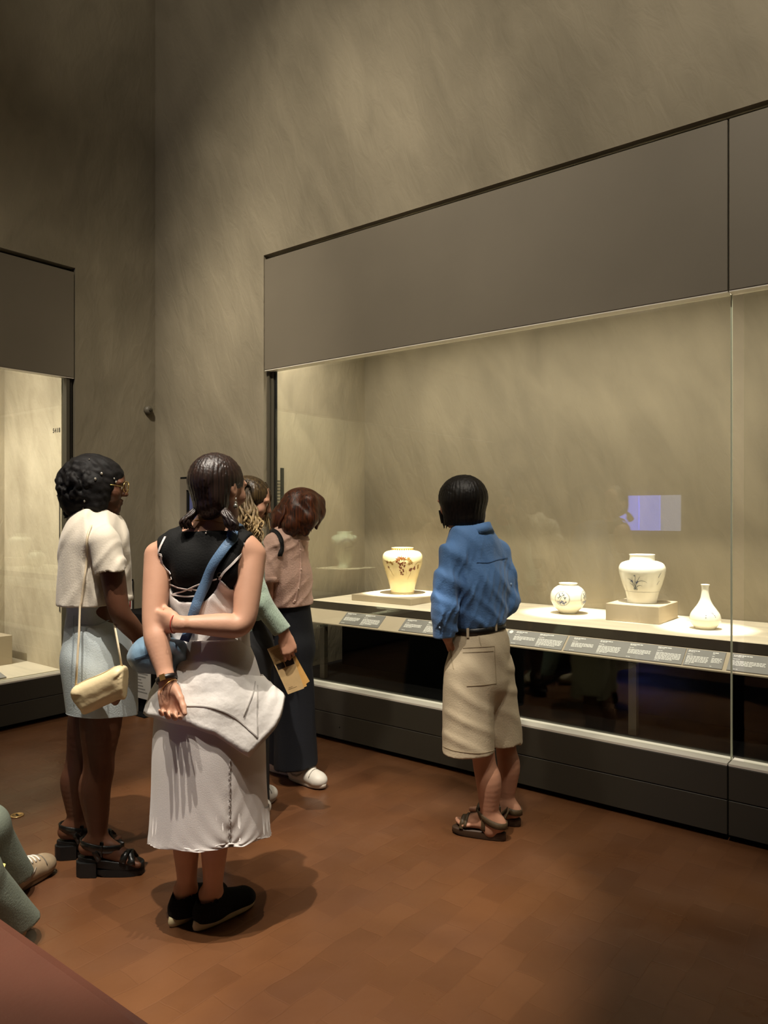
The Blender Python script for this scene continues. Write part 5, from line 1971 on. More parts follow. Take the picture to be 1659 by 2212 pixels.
    for e in (-1, 1):
        cc = gc + l * e * 0.033
        gl.tube([cc + l * 0.026 * math.cos(t) * 1 + u * 0.023 * math.sin(t) - f * 0.012 * math.cos(t) * e * 0.6 for t in np.linspace(0, 2 * math.pi, 22)], 0.0016, 6, False)
        gl.tube([cc + l * e * 0.026 - f * 0.010, hc + l * e * 0.080 + f * 0.06 + u * 0.008, hc + l * e * 0.079 - f * 0.01 + u * 0.006], 0.0016, 6)
    gl.tube([gc + l * 0.008 + u * 0.004, gc - l * 0.008 + u * 0.004], 0.0016, 6)
    gg = gl.build('glasses', GM, root, True)
    gg['kind'] = 'stuff'
    for e in (-1, 1):
        mbk = MB().tube([hc + l * e * 0.018 + f * 0.097 + u * 0.024, hc + l * e * 0.046 + f * 0.080 + u * 0.026], 0.0035, 6)
        mbk.build('eyebrow', HM, root, True)

    # platform sandals
    LEA = mat('black_leather', (16, 15, 13), 0.32, bump=0.08, bscale=120, spec=0.6)
    SOL = mat('black_platform', (9, 9, 8), 0.55)
    fb = V.bvh()
    for a, dr in ((aN, (1.0, 0.06)), (aF, (1.0, 0.25))):
        fr_ = norm((dr[0], dr[1], 0))
        ll = Vector((0, 0, 1)).cross(fr_)
        b = Vector((a.x, a.y, 0))
        so = sole(root, 'sandal', a, dr, [(0.052, 0.012, 0.98), (0.056, 0.016, 1.0), (0.076, 0.046, 1.0), (0.079, 0.049, 0.98)], SOL, 0.262, 0.049, back=0.004)
        # block heel and forefoot
        hl = []
        for z, s_ in ((0.0, 0.95), (0.004, 1.0), (0.058, 1.0)):
            hl.append([b + fr_ * (x - 0.040) * 1.0 + ll * y * s_ + Vector((0, 0, z)) for x, y in
                       [(-0.045 * s_, 0), (-0.036, 0.022), (-0.018, 0.034), (0.02, 0.037), (0.045, 0.037), (0.047, 0), (0.045, -0.037), (0.02, -0.037), (-0.018, -0.034), (-0.036, -0.022)]])
        lofted([r[::-1] for r in hl], 'heel', SOL, so, True, True, False)
        ff = []
        ol = sole_outline(44, 0.262, 0.049)
        for z, s_ in ((0.0, 0.96), (0.004, 1.0), (0.03, 1.0)):
            ff.append([b + fr_ * (max(x, 0.012) - 0.004) + ll * y * s_ + Vector((0, 0, z + (0.012 if x < 0.03 else 0) * (1 if z < 0.02 else 0))) for x, y in ol])
        lofted(ff, 'forefoot_platform', SOL, so, True, True, False)

        def strap_over(x0, x1, h, name, wd=0.026):
            pts, nn = [], []
            for t in np.linspace(0, 1, 13):
                ang = math.pi * t
                c = b + fr_ * (x0 + (x1 - x0) * t)
                sp = c + ll * 0.10 * math.cos(ang) + Vector((0, 0, h + 0.10 * math.sin(ang)))
                base = c + Vector((0, 0, h))
                hit = fb.ray_cast(sp, (base - sp).normalized(), 0.2)
                q = hit[0] if hit[0] is not None else base + ll * 0.04 * math.cos(ang) + Vector((0, 0, 0.03 * math.sin(ang)))
                n_ = (sp - base).normalized()
                pts.append(q + n_ * 0.0015)
                nn.append(n_)
            MB().ribbon(pts, nn, wd, 0.0035).build(name, LEA, so, True)
        strap_over(0.110, 0.145, 0.052, 'toe_strap', 0.030)
        strap_over(0.145, 0.105, 0.052, 'toe_strap', 0.026)
        strap_over(0.035, 0.015, 0.078, 'instep_strap', 0.026)
        # ankle strap
        pts, nn = [], []
        for t in np.linspace(0, 2 * math.pi, 25):
            d = fr_ * math.cos(t) + ll * math.sin(t)
            zc = 0.122 - 0.012 * math.cos(t)
            sp = b + d * 0.16 + Vector((0, 0, zc))
            hit = fb.ray_cast(sp, -d, 0.2)
            q = hit[0] if hit[0] is not None else b + d * 0.04 + Vector((0, 0, zc))
            pts.append(q + d * 0.0015)
            nn.append(d)
        MB().ribbon(pts, nn, 0.030, 0.003).build('ankle_strap', LEA, so, True)
        for e in (-1, 1):
            MB().ribbon([b + ll * e * 0.041 + fr_ * 0.02 + Vector((0, 0, 0.072)), b + ll * e * 0.044 + fr_ * 0.005 + Vector((0, 0, 0.10)), b + ll * e * 0.040 + fr_ * -0.005 + Vector((0, 0, 0.125))], ll * e, 0.022, 0.003).build('side_strap', LEA, so, True)
    return F_, tb, sb


TEE, TEE_B, TEE_S = visitor_tee()


def cream_bag():
    p = TEE.p
    root = empty('shoulder_bag', TEE.root.location, YAW)
    tag(root, 'small cream leather shoulder bag with thin straps against a denim skirt', 'bag')
    LE = mat('cream_leather', (224, 204, 162), 0.45, vary=0.05, vscale=12, bump=0.15, bscale=45)
    V = Vol((-0.14, -0.36, 0.58), (0.22, -0.12, 0.90), 0.0045)
    y = -0.245
    c = [p(168, 1492, y), p(258, 1450, y), p(276, 1490, y), p(186, 1530, y)]
    au = (c[1] - c[0]).normalized()
    an = Vector((0, 1, 0))
    av = an.cross(au).normalized()
    mid = (c[0] + c[1] + c[2] + c[3]) / 4
    V.add(rbox(mid - av * 0.004, (0.108, 0.036, 0.050), (au, an, av), 0.030), 0.01)
    V.add(rbox(mid - av * 0.022 + au * 0.004, (0.112, 0.042, 0.034), (au, an, av), 0.030), 0.02)
    V.add(rc(mid + av * 0.046 - au * 0.098, mid + av * 0.046 + au * 0.098, 0.010, 0.010), 0.02)
    V.add(ell(mid + av * 0.054 + au * 0.075, (0.026, 0.022, 0.018)), 0.02)
    for e in (-0.10, 0.10):
        for k in (-0.03, -0.012, 0.008, 0.026):
            V.sub(rc(mid + au * e * 1.14 + av * k + an * -0.03, mid + au * e * 0.72 + av * (k * 0.5) + an * -0.046, 0.006, 0.003), 0.010)
    V.disp(lambda X, Y, Z: 0.003 * folds(X, Y, Z, (0.7, 0, 0.7), 62, 31) + 0.002 * swirl(X, Y, Z, 4, 50))
    V.build('pouch', LE, root, 1)
    bv = V.bvh()
    P, Nn = drape(bv, TEE, dense([(166, 1480), (190, 1468), (220, 1456), (250, 1440)], 5), 0.001)
    MB().tube(P, 0.002, 6).build('zip', mat('cream_zip', (190, 168, 124), 0.4), root, True)
    STP = mat('cream_strap', (220, 202, 170), 0.5)
    path = dense([(196, 1138), (190, 1165), (186, 1220), (178, 1290), (174, 1310)], 5)
    P, Nn = drape(TEE_B, TEE, path, 0.004)
    P = P + [p(171, 1370, -0.225), p(167, 1430, -0.24), p(164, 1482, -0.245)]
    Nn = Nn + [Vector((0, -1, 0))] * 3
    top = [TEE_B.find_nearest(p(203, 1125, -0.07))[0] + Vector((0, 0, 0.004)), TEE_B.find_nearest(p(222, 1128, -0.07))[0] + Vector((0, 0, 0.004))]
    MB().ribbon([top[1], top[0]] + P, [Vector((0, -0.3, 1))] * 2 + Nn, 0.008, 0.003).build('strap', STP, root, True)
    pts = [p(238, 1300, -0.10), p(246, 1340, -0.165), p(255, 1390, -0.222), p(264, 1442, -0.245)]
    MB().ribbon(pts, Vector((0, -1, 0)), 0.008, 0.003).build('strap', STP, root, True)


cream_bag()


# ---------------------------------------------------------------- visitor in blue shirt and beige shorts
def visitor_blue():
    F_ = Fig(1045, 3.38, 'person with black bob in blue shirt and wide beige shorts, facing the case')
    p, root = F_.p, F_.root
    bf = Vector((-0.62, 0.78, 0)).normalized()
    hc = p(993, 1084, 0.02)
    hf = (-0.80, 0.58, -0.16)
    V = Vol((-0.30, -0.26, 0.01), (0.30, 0.32, 1.63), 0.0052)
    V.add(rc(p(1022, 1195, 0), p(1036, 1330, 0), 0.125, 0.105, (bf, 0.7)), 0.03)
    V.add(rc(p(1036, 1330, 0), p(1036, 1440, 0), 0.105, 0.13, (bf, 0.75)), 0.03)
    V.add(rc(p(1016, 1175, 0.0), p(1003, 1105, 0.015), 0.048, 0.045), 0.03)
    head(V, hc, hf, (-0.12, 0.03, 1), 0.97)
    limb(V, p(982, 1206, -0.075), p(962, 1308, -0.125), p(966, 1376, -0.09), 0.036, 0.034, 0.031, 0.031, 0.024)
    hand(V, p(967, 1379, -0.085), (0.12, 0.86, -0.5), (0.9, -0.1, 0.2), 1, curl=(0.5, 0.6, 0.4), s=0.88)
    limb(V, p(1070, 1198, 0.085), p(1094, 1298, 0.072), p(1040, 1314, 0.20), 0.036, 0.034, 0.031, 0.031, 0.024)
    aN, aF = p(1060, 1790, -0.055), p(1094, 1753, 0.10)
    limb(V, p(1018, 1480, -0.06), p(1046, 1640, -0.055), aN, 0.08, 0.07, 0.052, 0.057, 0.034, 0.02, (0.010, -0.008, 0))
    limb(V, p(1062, 1470, 0.07), p(1094, 1610, 0.095), aF, 0.08, 0.07, 0.048, 0.052, 0.031, 0.02, (0.010, -0.008, 0))
    dN, dF = (-0.92, 0.40), (-0.88, 0.47)
    bare_foot(V, aN, dN, 0.036, -1, 0.96)
    bare_foot(V, aF, dF, 0.036, 1, 0.96)
    V.build('body', SK_TAN, root, 1)
    fb = V.bvh()

    # shirt
    T = Vol((-0.32, -0.28, 0.86), (0.30, 0.36, 1.46), 0.005)
    T.add(rc(p(1020, 1188, 0.0), p(1030, 1260, 0.0), 0.142, 0.152, (bf, 0.74)), 0.03)
    T.add(rc(p(1030, 1260, 0.0), p(1036, 1325, 0.0), 0.152, 0.138, (bf, 0.82)), 0.03)
    T.add(rc(p(1014, 1186, 0.0), p(980, 1202, -0.08), 0.056, 0.056), 0.04)
    T.add(rc(p(1024, 1184, 0.0), p(1074, 1192, 0.08), 0.056, 0.056), 0.04)
    T.add(rc(p(1022, 1180, 0.0), p(1020, 1200, 0.0), 0.058, 0.09), 0.03)
    T.chain([p(979, 1204, -0.08), p(965, 1260, -0.11), p(961, 1315, -0.125), p(962, 1385, -0.10)], [0.058, 0.056, 0.055, 0.050], 0.03)
    T.chain([p(1072, 1194, 0.085), p(1086, 1250, 0.08), p(1096, 1302, 0.07), p(1062, 1316, 0.17)], [0.058, 0.056, 0.052, 0.050], 0.03)

    def crease(X, Y, Z):
        z = np.clip((1.40 - Z) / 0.25, 0, 1)
        return 0.016 * folds(X, Y, Z, (0.95, 0.5, 0.14), 82, 41, 0.35) * z + 0.009 * folds(X, Y, Z, (0.6, 0.3, 0.75), 70, 43) + 0.006 * folds(X, Y, Z, (0.9, 0.4, -0.3), 170, 47) * z
    T.disp(crease)
    w0 = p(1035, 1350, 0)
    T.clip(lambda X, Y, Z: (w0.z + 0.10 * X) - Z, np.array([w0.x - 0.115, -0.3, 0.80]), np.array([0.20, 0.36, 1.10]))
    cz = p(960, 1376, -0.10)
    T.plane(cz, (0.1, 0, -1), np.array([-0.34, -0.3, cz.z - 0.1]), np.array([w0.x - 0.118, 0.1, cz.z + 0.06]))
    T.sub(rc(p(960, 1372, -0.098), p(962, 1400, -0.09), 0.036, 0.036), 0.003)
    T.sub(rc(p(1016, 1162, 0.01), p(1006, 1110, 0.02), 0.056, 0.06), 0.006)
    SHM = mat('blue_linen', (82, 124, 178), 0.75, vary=0.07, vscale=9, bump=0.2, bscale=130, sheen=0.15)
    T.build('shirt', SHM, root, 1)
    tb = T.bvh()
    # collar
    c = p(1024, 1150, 0.0)
    r0, r1, r2, r3 = [], [], [], []
    for th in np.linspace(0, 2 * math.pi, 41)[:-1]:
        d = Vector((math.cos(th), math.sin(th), 0))
        tilt = 0.22 * (d.x * 0.25 - d.y * 0.0)
        dn = d.dot(bf)
        z = -0.018 * dn + 0.012 * d.x
        r0.append(c + d * 0.064 + Vector((0, 0, -0.026 + z)))
        r1.append(c + d * 0.066 + Vector((0, 0, 0.020 + z)))
        r2.append(c + d * 0.073 + Vector((0, 0, 0.022 + z)))
        r3.append(c + d * 0.092 + Vector((0, 0, -0.022 + z)))
    r4 = [v + (Vector((c.x, c.y, v.z)) - v).normalized() * 0.006 - Vector((0, 0, 0.001)) for v in r3]
    lofted([r0, r1, r2, r3, r4], 'collar', SHM, root, False, False)
    inner = MB()
    inner.tube([c + Vector((0.052 * math.cos(t), 0.052 * math.sin(t), 0.022 + 0.008 * math.cos(t))) for t in np.linspace(0, 2 * math.pi, 28)], 0.009, 8, False)
    inner.build('red_undershirt', mat('rust_cotton', (176, 70, 26), 0.8), root, True)
    # yoke seam with gathers
    P, N = drape(tb, F_, dense([(1030, 1215), (1055, 1215), (1075, 1209), (1096, 1205)], 6), 0.001)
    MB().ribbon(P, N, 0.003, 0.0015).build('yoke_seam', mat('blue_seam', (62, 98, 146), 0.8), root)
    for px, py in ((951, 1355), (1103, 1262)):
        P, N = drape(tb, F_, [(px, py)], 0.002)
        MB().ball(P[0], (0.006, 0.003, 0.006), 10, 6).build('button', mat('button_blue', (150, 176, 206), 0.3), root, True)

    # shorts
    S = Vol((-0.30, -0.26, 0.30), (0.28, 0.34, 1.0), 0.005)
    S.add(rc(p(1038, 1352, 0), p(1036, 1400, 0), 0.112, 0.138, (bf, 0.84)), 0.03)
    S.add(rc(p(1036, 1400, 0), p(1034, 1460, 0), 0.138, 0.150, (bf, 0.88)), 0.03)
    hN, hF = p(1013, 1622, -0.06), p(1082, 1602, 0.09)
    S.add(rc(p(1012, 1450, -0.05), p(1012, 1655, -0.06), 0.112, 0.124, (bf, 0.92)), 0.03)
    S.add(rc(p(1056, 1440, 0.05), p(1080, 1640, 0.085), 0.116, 0.118, (bf, 0.95)), 0.012)
    S.disp(lambda X, Y, Z: 0.007 * folds(X, Y, Z, (0.9, 0.4, 0.15), 42, 51) + 0.005 * folds(X, Y, Z, (0.5, 0.2, 0.8), 55, 53))
    tw = p(1036, 1348, 0)
    S.clip(lambda X, Y, Z: Z - (tw.z + 0.10 * X))
    S.clip(lambda X, Y, Z: np.where(Y < 0.03 + 0.0 * X, hN.z + 0.02 * X, hF.z) - Z)
    S.sub(cut(rc(p(1012, 1600, -0.06), p(1012, 1660, -0.06), 0.104, 0.106, (bf, 0.92)), p(1012, 1612, -0.06), (0, 0, 1)), 0.003)
    S.sub(cut(rc(p(1084, 1580, 0.09), p(1086, 1650, 0.09), 0.092, 0.094, (bf, 0.95)), p(1084, 1590, 0.09), (0, 0, 1)), 0.003)
    SHO = mat('beige_cotton', (190, 174, 146), 0.8, vary=0.04, vscale=8, bump=0.15, bscale=150)
    S.build('shorts', SHO, root, 1)
    sb = S.bvh()
    SEAM = mat('beige_seam', (164, 148, 120), 0.8)
    for pix in ([(1000, 1400), (1030, 1398), (1068, 1396)], [(1068, 1396), (1070, 1440), (1072, 1476)], [(1072, 1476), (1040, 1480), (1008, 1482)], [(1000, 1410), (1035, 1408), (1066, 1406)],
                [(971, 1372), (972, 1400), (980, 1445)], [(1034, 1366), (1036, 1382), (1040, 1397)], [(956, 1612), (985, 1622), (1035, 1627), (1072, 1620)]):
        P, N = drape(sb, F_, dense(pix, 5), 0.0006)
        MB().ribbon(P, N, 0.0035, 0.0012).build('shorts_seam', SEAM, root)
    # belt with loops
    BEL = mat('black_belt', (20, 18, 16), 0.4, bump=0.1, bscale=120)
    pts, nn = [], []
    for th in np.linspace(0, 2 * math.pi, 41):
        d = Vector((math.cos(th), math.sin(th), 0))
        cc = p(1038, 1353, 0)
        z = cc.z + 0.10 * 0.115 * d.x
        hit = sb.ray_cast(Vector((cc.x, 0, z - 0.012)) + d * 0.3, -d, 0.4)
        q = hit[0] if hit[0] is not None else Vector((cc.x, 0, z)) + d * 0.115
        pts.append(Vector((q.x, q.y, z - 0.004)) + d * 0.002)
        nn.append(d)
    MB().ribbon(pts, nn, 0.030, 0.004).build('belt', BEL, root, True)
    for px, py in ((1012, 1362), (1069, 1347)):
        P, N = drape(sb, F_, [(px, py + 10)], 0.0)
        q = P[0] + N[0] * 0.007
        MB().ribbon([q + Vector((0, 0, 0.030)), q + Vector((0, 0, 0.0)), q - Vector((0, 0, 0.012))], N[0], 0.012, 0.003).build('belt_loop', SHO, root)

    # bob
    HM = hair_mat('hair_black', (6, 5, 4), (26, 20, 14), 0.5, (120, 120, 4), 0.3)
    H = Vol((-0.28, -0.20, 1.34), (0.08, 0.22, 1.65), 0.0042)
    f, l, u = frame(hf, (-0.12, 0.03, 1))
    A = (l, f, u)
    H.add(ell(hc + u * 0.026 - f * 0.016, (0.096, 0.108, 0.092), A), 0.01)
    H.add(rc(hc - f * 0.030 - u * 0.0, hc - f * 0.022 - u * 0.066, 0.098, 0.086), 0.04)
    for e in (-1, 1):
        H.add(rc(hc + l * e * 0.066 + f * 0.008, hc + l * e * 0.062 + f * 0.030 - u * 0.086, 0.036, 0.030), 0.03)
    H.sub(rc(hc + f * 0.142 + u * 0.015, hc + f * 0.126 - u * 0.13, 0.052, 0.070), 0.01)
    nz = p(1000, 1135, 0).z
    H.clip(lambda X, Y, Z: nz - 0.10 * X * 0 - Z - 0.25 * np.minimum(0, Y * 0))
    H.disp(strand_groove((hc.x, hc.y, hc.z), 50, 0.0013, 3))
    H.build('hair', HM, root, 1)
    ws_ = MB()
    rr = random.Random(2)
    for i in range(12):
        a = p(952 + rr.uniform(-4, 10), 1108 + rr.uniform(-6, 6), rr.uniform(-0.01, 0.08))
        lock(ws_, [a, a + Vector((0.008, 0, -0.035)), a + Vector((0.016 + rr.uniform(-0.012, 0.01), 0, -0.062))], 0.0045, 5)
    wo = ws_.build('loose_strands', HM, root, True)
    wo['kind'] = 'stuff'

    # strap sandals
    LEA = mat('olive_webbing', (70, 54, 30), 0.6, bump=0.15, bscale=200)
    SOL = mat('brown_sole', (58, 38, 20), 0.6)
    for a, dr in ((aN, dN), (aF, dF)):
        fr_ = norm((dr[0], dr[1], 0))
        ll = Vector((0, 0, 1)).cross(fr_)
        b = Vector((a.x, a.y, 0))
        so = sole(root, 'sandal', a, dr, [(0.0, 0.004, 0.95), (0.005, 0.007, 1.0), (0.034, 0.026, 1.0), (0.038, 0.030, 0.98)], SOL, 0.250, 0.047, back=0.0)

        def strap_over(x0, x1, h, name, wd=0.02):
            pts, nn = [], []
            for t in np.linspace(0, 1, 13):
                ang = math.pi * t
                cc = b + fr_ * (x0 + (x1 - x0) * t)
                sp = cc + ll * 0.10 * math.cos(ang) + Vector((0, 0, h + 0.10 * math.sin(ang)))
                base = cc + Vector((0, 0, h))
                hit = fb.ray_cast(sp, (base - sp).normalized(), 0.2)
                q = hit[0] if hit[0] is not None else base + ll * 0.038 * math.cos(ang) + Vector((0, 0, 0.03 * math.sin(ang)))
                n_ = (sp - base).normalized()
                pts.append(q + n_ * 0.0015)
                nn.append(n_)
            MB().ribbon(pts, nn, wd, 0.003).build(name, LEA, so, True)
        strap_over(0.128, 0.118, 0.036, 'toe_strap', 0.020)
        strap_over(0.110, 0.100, 0.036, 'toe_strap', 0.014)
        strap_over(0.025, 0.02, 0.042, 'instep_strap', 0.020)
        pts, nn = [], []
        for t in np.linspace(0, 2 * math.pi, 25):
            d = fr_ * math.cos(t) + ll * math.sin(t)
            zc = 0.088 + 0.020 * math.cos(t)
            hit = fb.ray_cast(b + d * 0.16 + Vector((0, 0, zc)), -d, 0.2)
            q = hit[0] if hit[0] is not None else b + d * 0.04 + Vector((0, 0, zc))
            pts.append(q + d * 0.0015)
            nn.append(d)
        MB().ribbon(pts, nn, 0.028, 0.003).build('ankle_strap', LEA, so, True)


visitor_blue()
# ---------------------------------------------------------------- visitor in pink shirt and navy trousers
def sneaker(root, a, dr, m, ms, name='sneaker', length=0.275):
    """low sneaker: cup sole, upper, toe seam, laces; a = ankle"""
    fr_ = norm((dr[0], dr[1], 0))
    ll = Vector((0, 0, 1)).cross(fr_)
    b = Vector((a[0], a[1], 0))
    S = Vol((b.x - 0.26, b.y - 0.26, 0.005), (b.x + 0.26, b.y + 0.26, 0.17), 0.0042)

    def q(x, y, z):
        return b + fr_ * x + ll * y + Vector((0, 0, z))
    Zd = Vector((0, 0, 1))
    S.add(rc(q(-0.036, 0, 0.05), q(0.0, 0, 0.055), 0.040, 0.042), 0.02)
    S.add(rc(q(-0.018, 0, 0.05), q(-0.018, 0, 0.10), 0.044, 0.040), 0.02)
    S.add(rc(q(0.0, 0, 0.05), q(0.135, 0, 0.040), 0.044, 0.043, (Zd, 0.9)), 0.03)
    S.add(rc(q(0.02, 0, 0.088), q(0.125, 0, 0.050), 0.034, 0.034), 0.03)
    S.add(ell(q(0.150, 0, 0.042), (0.045, 0.044, 0.036), (fr_, ll, Zd)), 0.02)
    S.sub(rc(q(-0.012, 0, 0.095), q(-0.012, 0, 0.2), 0.036, 0.04), 0.004)
    S.plane((0, 0, 0.022), (0, 0, -1))
    sh = S.build(name, m, root, 1)
    sole(sh, 'sole', a, dr, [(0.0, 0.008, 0.95), (0.004, 0.010, 1.0), (0.030, 0.030, 1.02), (0.034, 0.034, 0.98)], ms, length, 0.050, back=0.006)
    bv = S.bvh()

    def over(x, w, zb=0.03, r=0.12):
        P, N = [], []
        for t in np.linspace(-w, w, 9):
            sp = q(x, math.sin(t) * r, zb + math.cos(t) * r)
            ba = q(x, 0, zb)
            h_ = bv.ray_cast(sp, (ba - sp).normalized(), 0.2)
            if h_[0] is not None:
                n_ = (sp - ba).normalized()
                P.append(h_[0] + n_ * 0.001)
                N.append(n_)
        return P, N
    LC = mat('white_lace', (216, 212, 202), 0.7)
    for i in range(4):
        P, N = over(0.035 + i * 0.020, 0.5)
        if len(P) > 2:
            MB().ribbon(P, N, 0.007, 0.003).build('lace', LC, sh, True)
    P, N = over(0.118, 1.0)
    if len(P) > 2:
        MB().ribbon(P, N, 0.003, 0.0015).build('toe_seam', mat('shoe_seam', (120, 114, 104), 0.7), sh, True)
    for e in (-1, 1):       # curved side mark
        P, N = [], []
        for x, z in ((-0.020, 0.062), (0.0, 0.052), (0.028, 0.050), (0.052, 0.062), (0.066, 0.074)):
            sp, ba = q(x, e * 0.15, z), q(x, 0, z)
            h_ = bv.ray_cast(sp, (ba - sp).normalized(), 0.2)
            if h_[0] is not None:
                P.append(h_[0] + ll * e * 0.0008)
                N.append(ll * e)
        if len(P) > 2:
            MB().ribbon(P, N, [0.004, 0.010, 0.012, 0.008, 0.003][:len(P)], 0.0015).build('side_mark', mat('shoe_mark', (150, 144, 132), 0.6), sh, True)
    return sh


WSHOE = mat('white_shoe_leather', (206, 200, 188), 0.5, vary=0.06, vscale=30)
WSOLE = mat('white_shoe_sole', (200, 190, 174), 0.55, vary=0.05, vscale=30)


def visitor_pink():
    F_ = Fig(625, 4.05, 'person with auburn hair in pink shirt and navy trousers bending towards the case')
    p, root = F_.p, F_.root
    bf = Vector((0.90, -0.42, 0)).normalized()
    hc = p(658, 1102, 0.0)
    hf = (0.80, -0.20, -0.56)
    hu = (0.45, -0.1, 0.9)
    V = Vol((-0.26, -0.30, 0.02), (0.34, 0.26, 1.64), 0.006)
    V.add(rc(p(622, 1190, 0), p(630, 1310, 0), 0.11, 0.09, (bf, 0.72)), 0.03)
    V.add(rc(p(630, 1310, 0), p(630, 1400, 0), 0.09, 0.11, (bf, 0.8)), 0.03)
    V.add(rc(p(626, 1180, 0), p(650, 1120, 0.0), 0.048, 0.044), 0.03)
    head(V, hc, hf, hu, 0.97)
    limb(V, p(588, 1178, -0.11), p(578, 1258, -0.15), p(574, 1340, -0.10), 0.040, 0.038, 0.034, 0.034, 0.024)
    hand(V, p(574, 1344, -0.10), (0.1, 0.1, -1), (0.6, 0.6, 0.0), 1, s=0.88)
    limb(V, p(640, 1178, 0.13), p(652, 1255, 0.14), p(640, 1270, 0.02), 0.036, 0.038, 0.034, 0.034, 0.024)
    aN = Vector((p(648, 1640, 0).x, -0.02, 0.09))
    aF = Vector((p(596, 1640, 0).x, 0.13, 0.09))
    limb(V, p(632, 1400, -0.05), p(638, 1520, -0.04), aN, 0.075, 0.065, 0.05, 0.05, 0.034)
    limb(V, p(615, 1400, 0.08), p(605, 1520, 0.10), aF, 0.075, 0.065, 0.05, 0.05, 0.034)
    V.build('body', SK_FAIR2, root, 1)

    T = Vol((-0.26, -0.28, 0.90), (0.24, 0.26, 1.46), 0.005)
    T.add(rc(p(620, 1185, 0), p(624, 1250, 0), 0.138, 0.145, (bf, 0.74)), 0.03)
    T.add(rc(p(624, 1250, 0), p(630, 1330, 0), 0.145, 0.140, (bf, 0.80)), 0.03)
    T.add(rc(p(626, 1166, 0), p(592, 1180, -0.10), 0.052, 0.054), 0.04)
    T.add(rc(p(630, 1168, 0), p(642, 1180, 0.12), 0.052, 0.054), 0.04)
    T.add(rc(p(630, 1156, 0), p(626, 1185, 0), 0.060, 0.09), 0.03)
    T.add(cut(rc(p(591, 1178, -0.105), p(580, 1262, -0.15), 0.060, 0.052), p(582, 1256, -0.15), (0, 0, -1)), 0.02)
    T.add(rc(p(642, 1180, 0.13), p(655, 1256, 0.14), 0.058, 0.05), 0.02)
    T.disp(lambda X, Y, Z: 0.009 * folds(X, Y, Z, (0.85, 0.3, 0.35), 85, 61) + 0.008 * folds(X, Y, Z, (0.5, 0.2, -0.75), 95, 63))
    hz = p(625, 1307, 0)
    T.clip(lambda X, Y, Z: hz.z + 0.03 * X - Z)
    T.sub(rc(p(640, 1150, 0), p(655, 1110, 0.0), 0.052, 0.056), 0.006)
    PK = mat('pink_seersucker', (216, 178, 160), 0.8, vary=0.05, vscale=20, bump=0.35, bscale=120, sheen=0.1)
    T.build('shirt', PK, root, 1)
    tb = T.bvh()
    P, N = drape(tb, F_, dense([(645, 1165), (650, 1210), (648, 1250), (640, 1290), (634, 1303)], 6), 0.001)
    MB().ribbon(P, N, 0.016, 0.002).build('placket', PK, root, True)
    for i in range(3, len(P), 6):
        MB().ball(P[i] + N[i] * 0.003, 0.005, 8, 5).build('button', mat('button_pink', (226, 196, 180), 0.3), root, True)
    P, N = drape(tb, F_, [(574, 1251), (582, 1252), (591, 1251)], 0.001)
    cc = p(581, 1251, -0.15)
    pts = [cc + Vector((0.047 * math.cos(t), 0.047 * math.sin(t), 0)) for t in np.linspace(0, 2 * math.pi, 25)]
    MB().ribbon(pts, [(q - cc).normalized() for q in pts], 0.030, 0.004).build('cuff', PK, root, True)
    c0 = p(640, 1152, 0)
    cr0, cr1, cr2 = [], [], []
    for th in np.linspace(0, 2 * math.pi, 33)[:-1]:
        d = Vector((math.cos(th), math.sin(th), 0))
        z = -0.35 * 0.06 * d.dot(bf)
        cr0.append(c0 + d * 0.056 + Vector((0, 0, -0.02 + z)))
        cr1.append(c0 + d * 0.058 + Vector((0, 0, 0.016 + z)))
        cr2.append(c0 + d * 0.074 + Vector((0, 0, -0.018 + z)))
    lofted([cr0, cr1, cr2], 'collar', PK, root, False, False)

    S = Vol((-0.28, -0.28, 0.02), (0.30, 0.34, 1.02), 0.006)
    S.add(rc(p(630, 1305, 0), p(630, 1400, 0), 0.110, 0.145, (bf, 0.84)), 0.03)
    S.add(cut(rc(p(632, 1400, -0.04), Vector((p(642, 1640, 0).x, -0.02, 0.0)), 0.10, 0.122), (0, 0, 0.085), (0.12, 0, -1)), 0.03)
    S.add(cut(rc(p(614, 1400, 0.07), Vector((p(606, 1640, 0).x, 0.13, 0.0)), 0.10, 0.115), (0, 0, 0.075), (0, 0, -1)), 0.02)
    S.disp(lambda X, Y, Z: 0.006 * folds(X, Y, Z, (0.95, 0.3, 0.04), 55, 71))
    S.clip(lambda X, Y, Z: Z - p(630, 1300, 0).z)
    S.build('trousers', mat('navy_cotton', (11, 15, 24), 0.85, vary=0.1, vscale=8, bump=0.1, bscale=150), root, 1)
    sneaker(root, aN + Vector((0.0, 0.0, 0)), (0.76, -0.65), WSHOE, WSOLE)
    sneaker(root, aF, (0.85, -0.5), WSHOE, WSOLE)

    HM = hair_mat('hair_auburn', (32, 14, 6), (104, 52, 21), 0.45, (110, 110, 5))
    H = Vol((-0.26, -0.22, 1.26), (0.26, 0.22, 1.64), 0.005)
    f, l, u = frame(hf, hu)
    A = (l, f, u)
    H.add(ell(hc + u * 0.026 - f * 0.010, (0.092, 0.104, 0.092), A), 0.01)
    H.chain([p(640, 1090, 0), p(612, 1120, 0.0), p(596, 1145, 0.0)], [0.085, 0.066, 0.034], 0.03)
    H.chain([p(668, 1085, -0.08), p(668, 1120, -0.095), p(660, 1150, -0.09)], [0.05, 0.045, 0.022], 0.03)
    H.chain([p(640, 1105, -0.06), p(630, 1135, -0.075), p(626, 1152, -0.07)], [0.06, 0.05, 0.028], 0.03)
    H.chain([p(690, 1085, 0.0), p(690, 1110, -0.02), p(683, 1140, -0.03)], [0.03, 0.024, 0.010], 0.03)
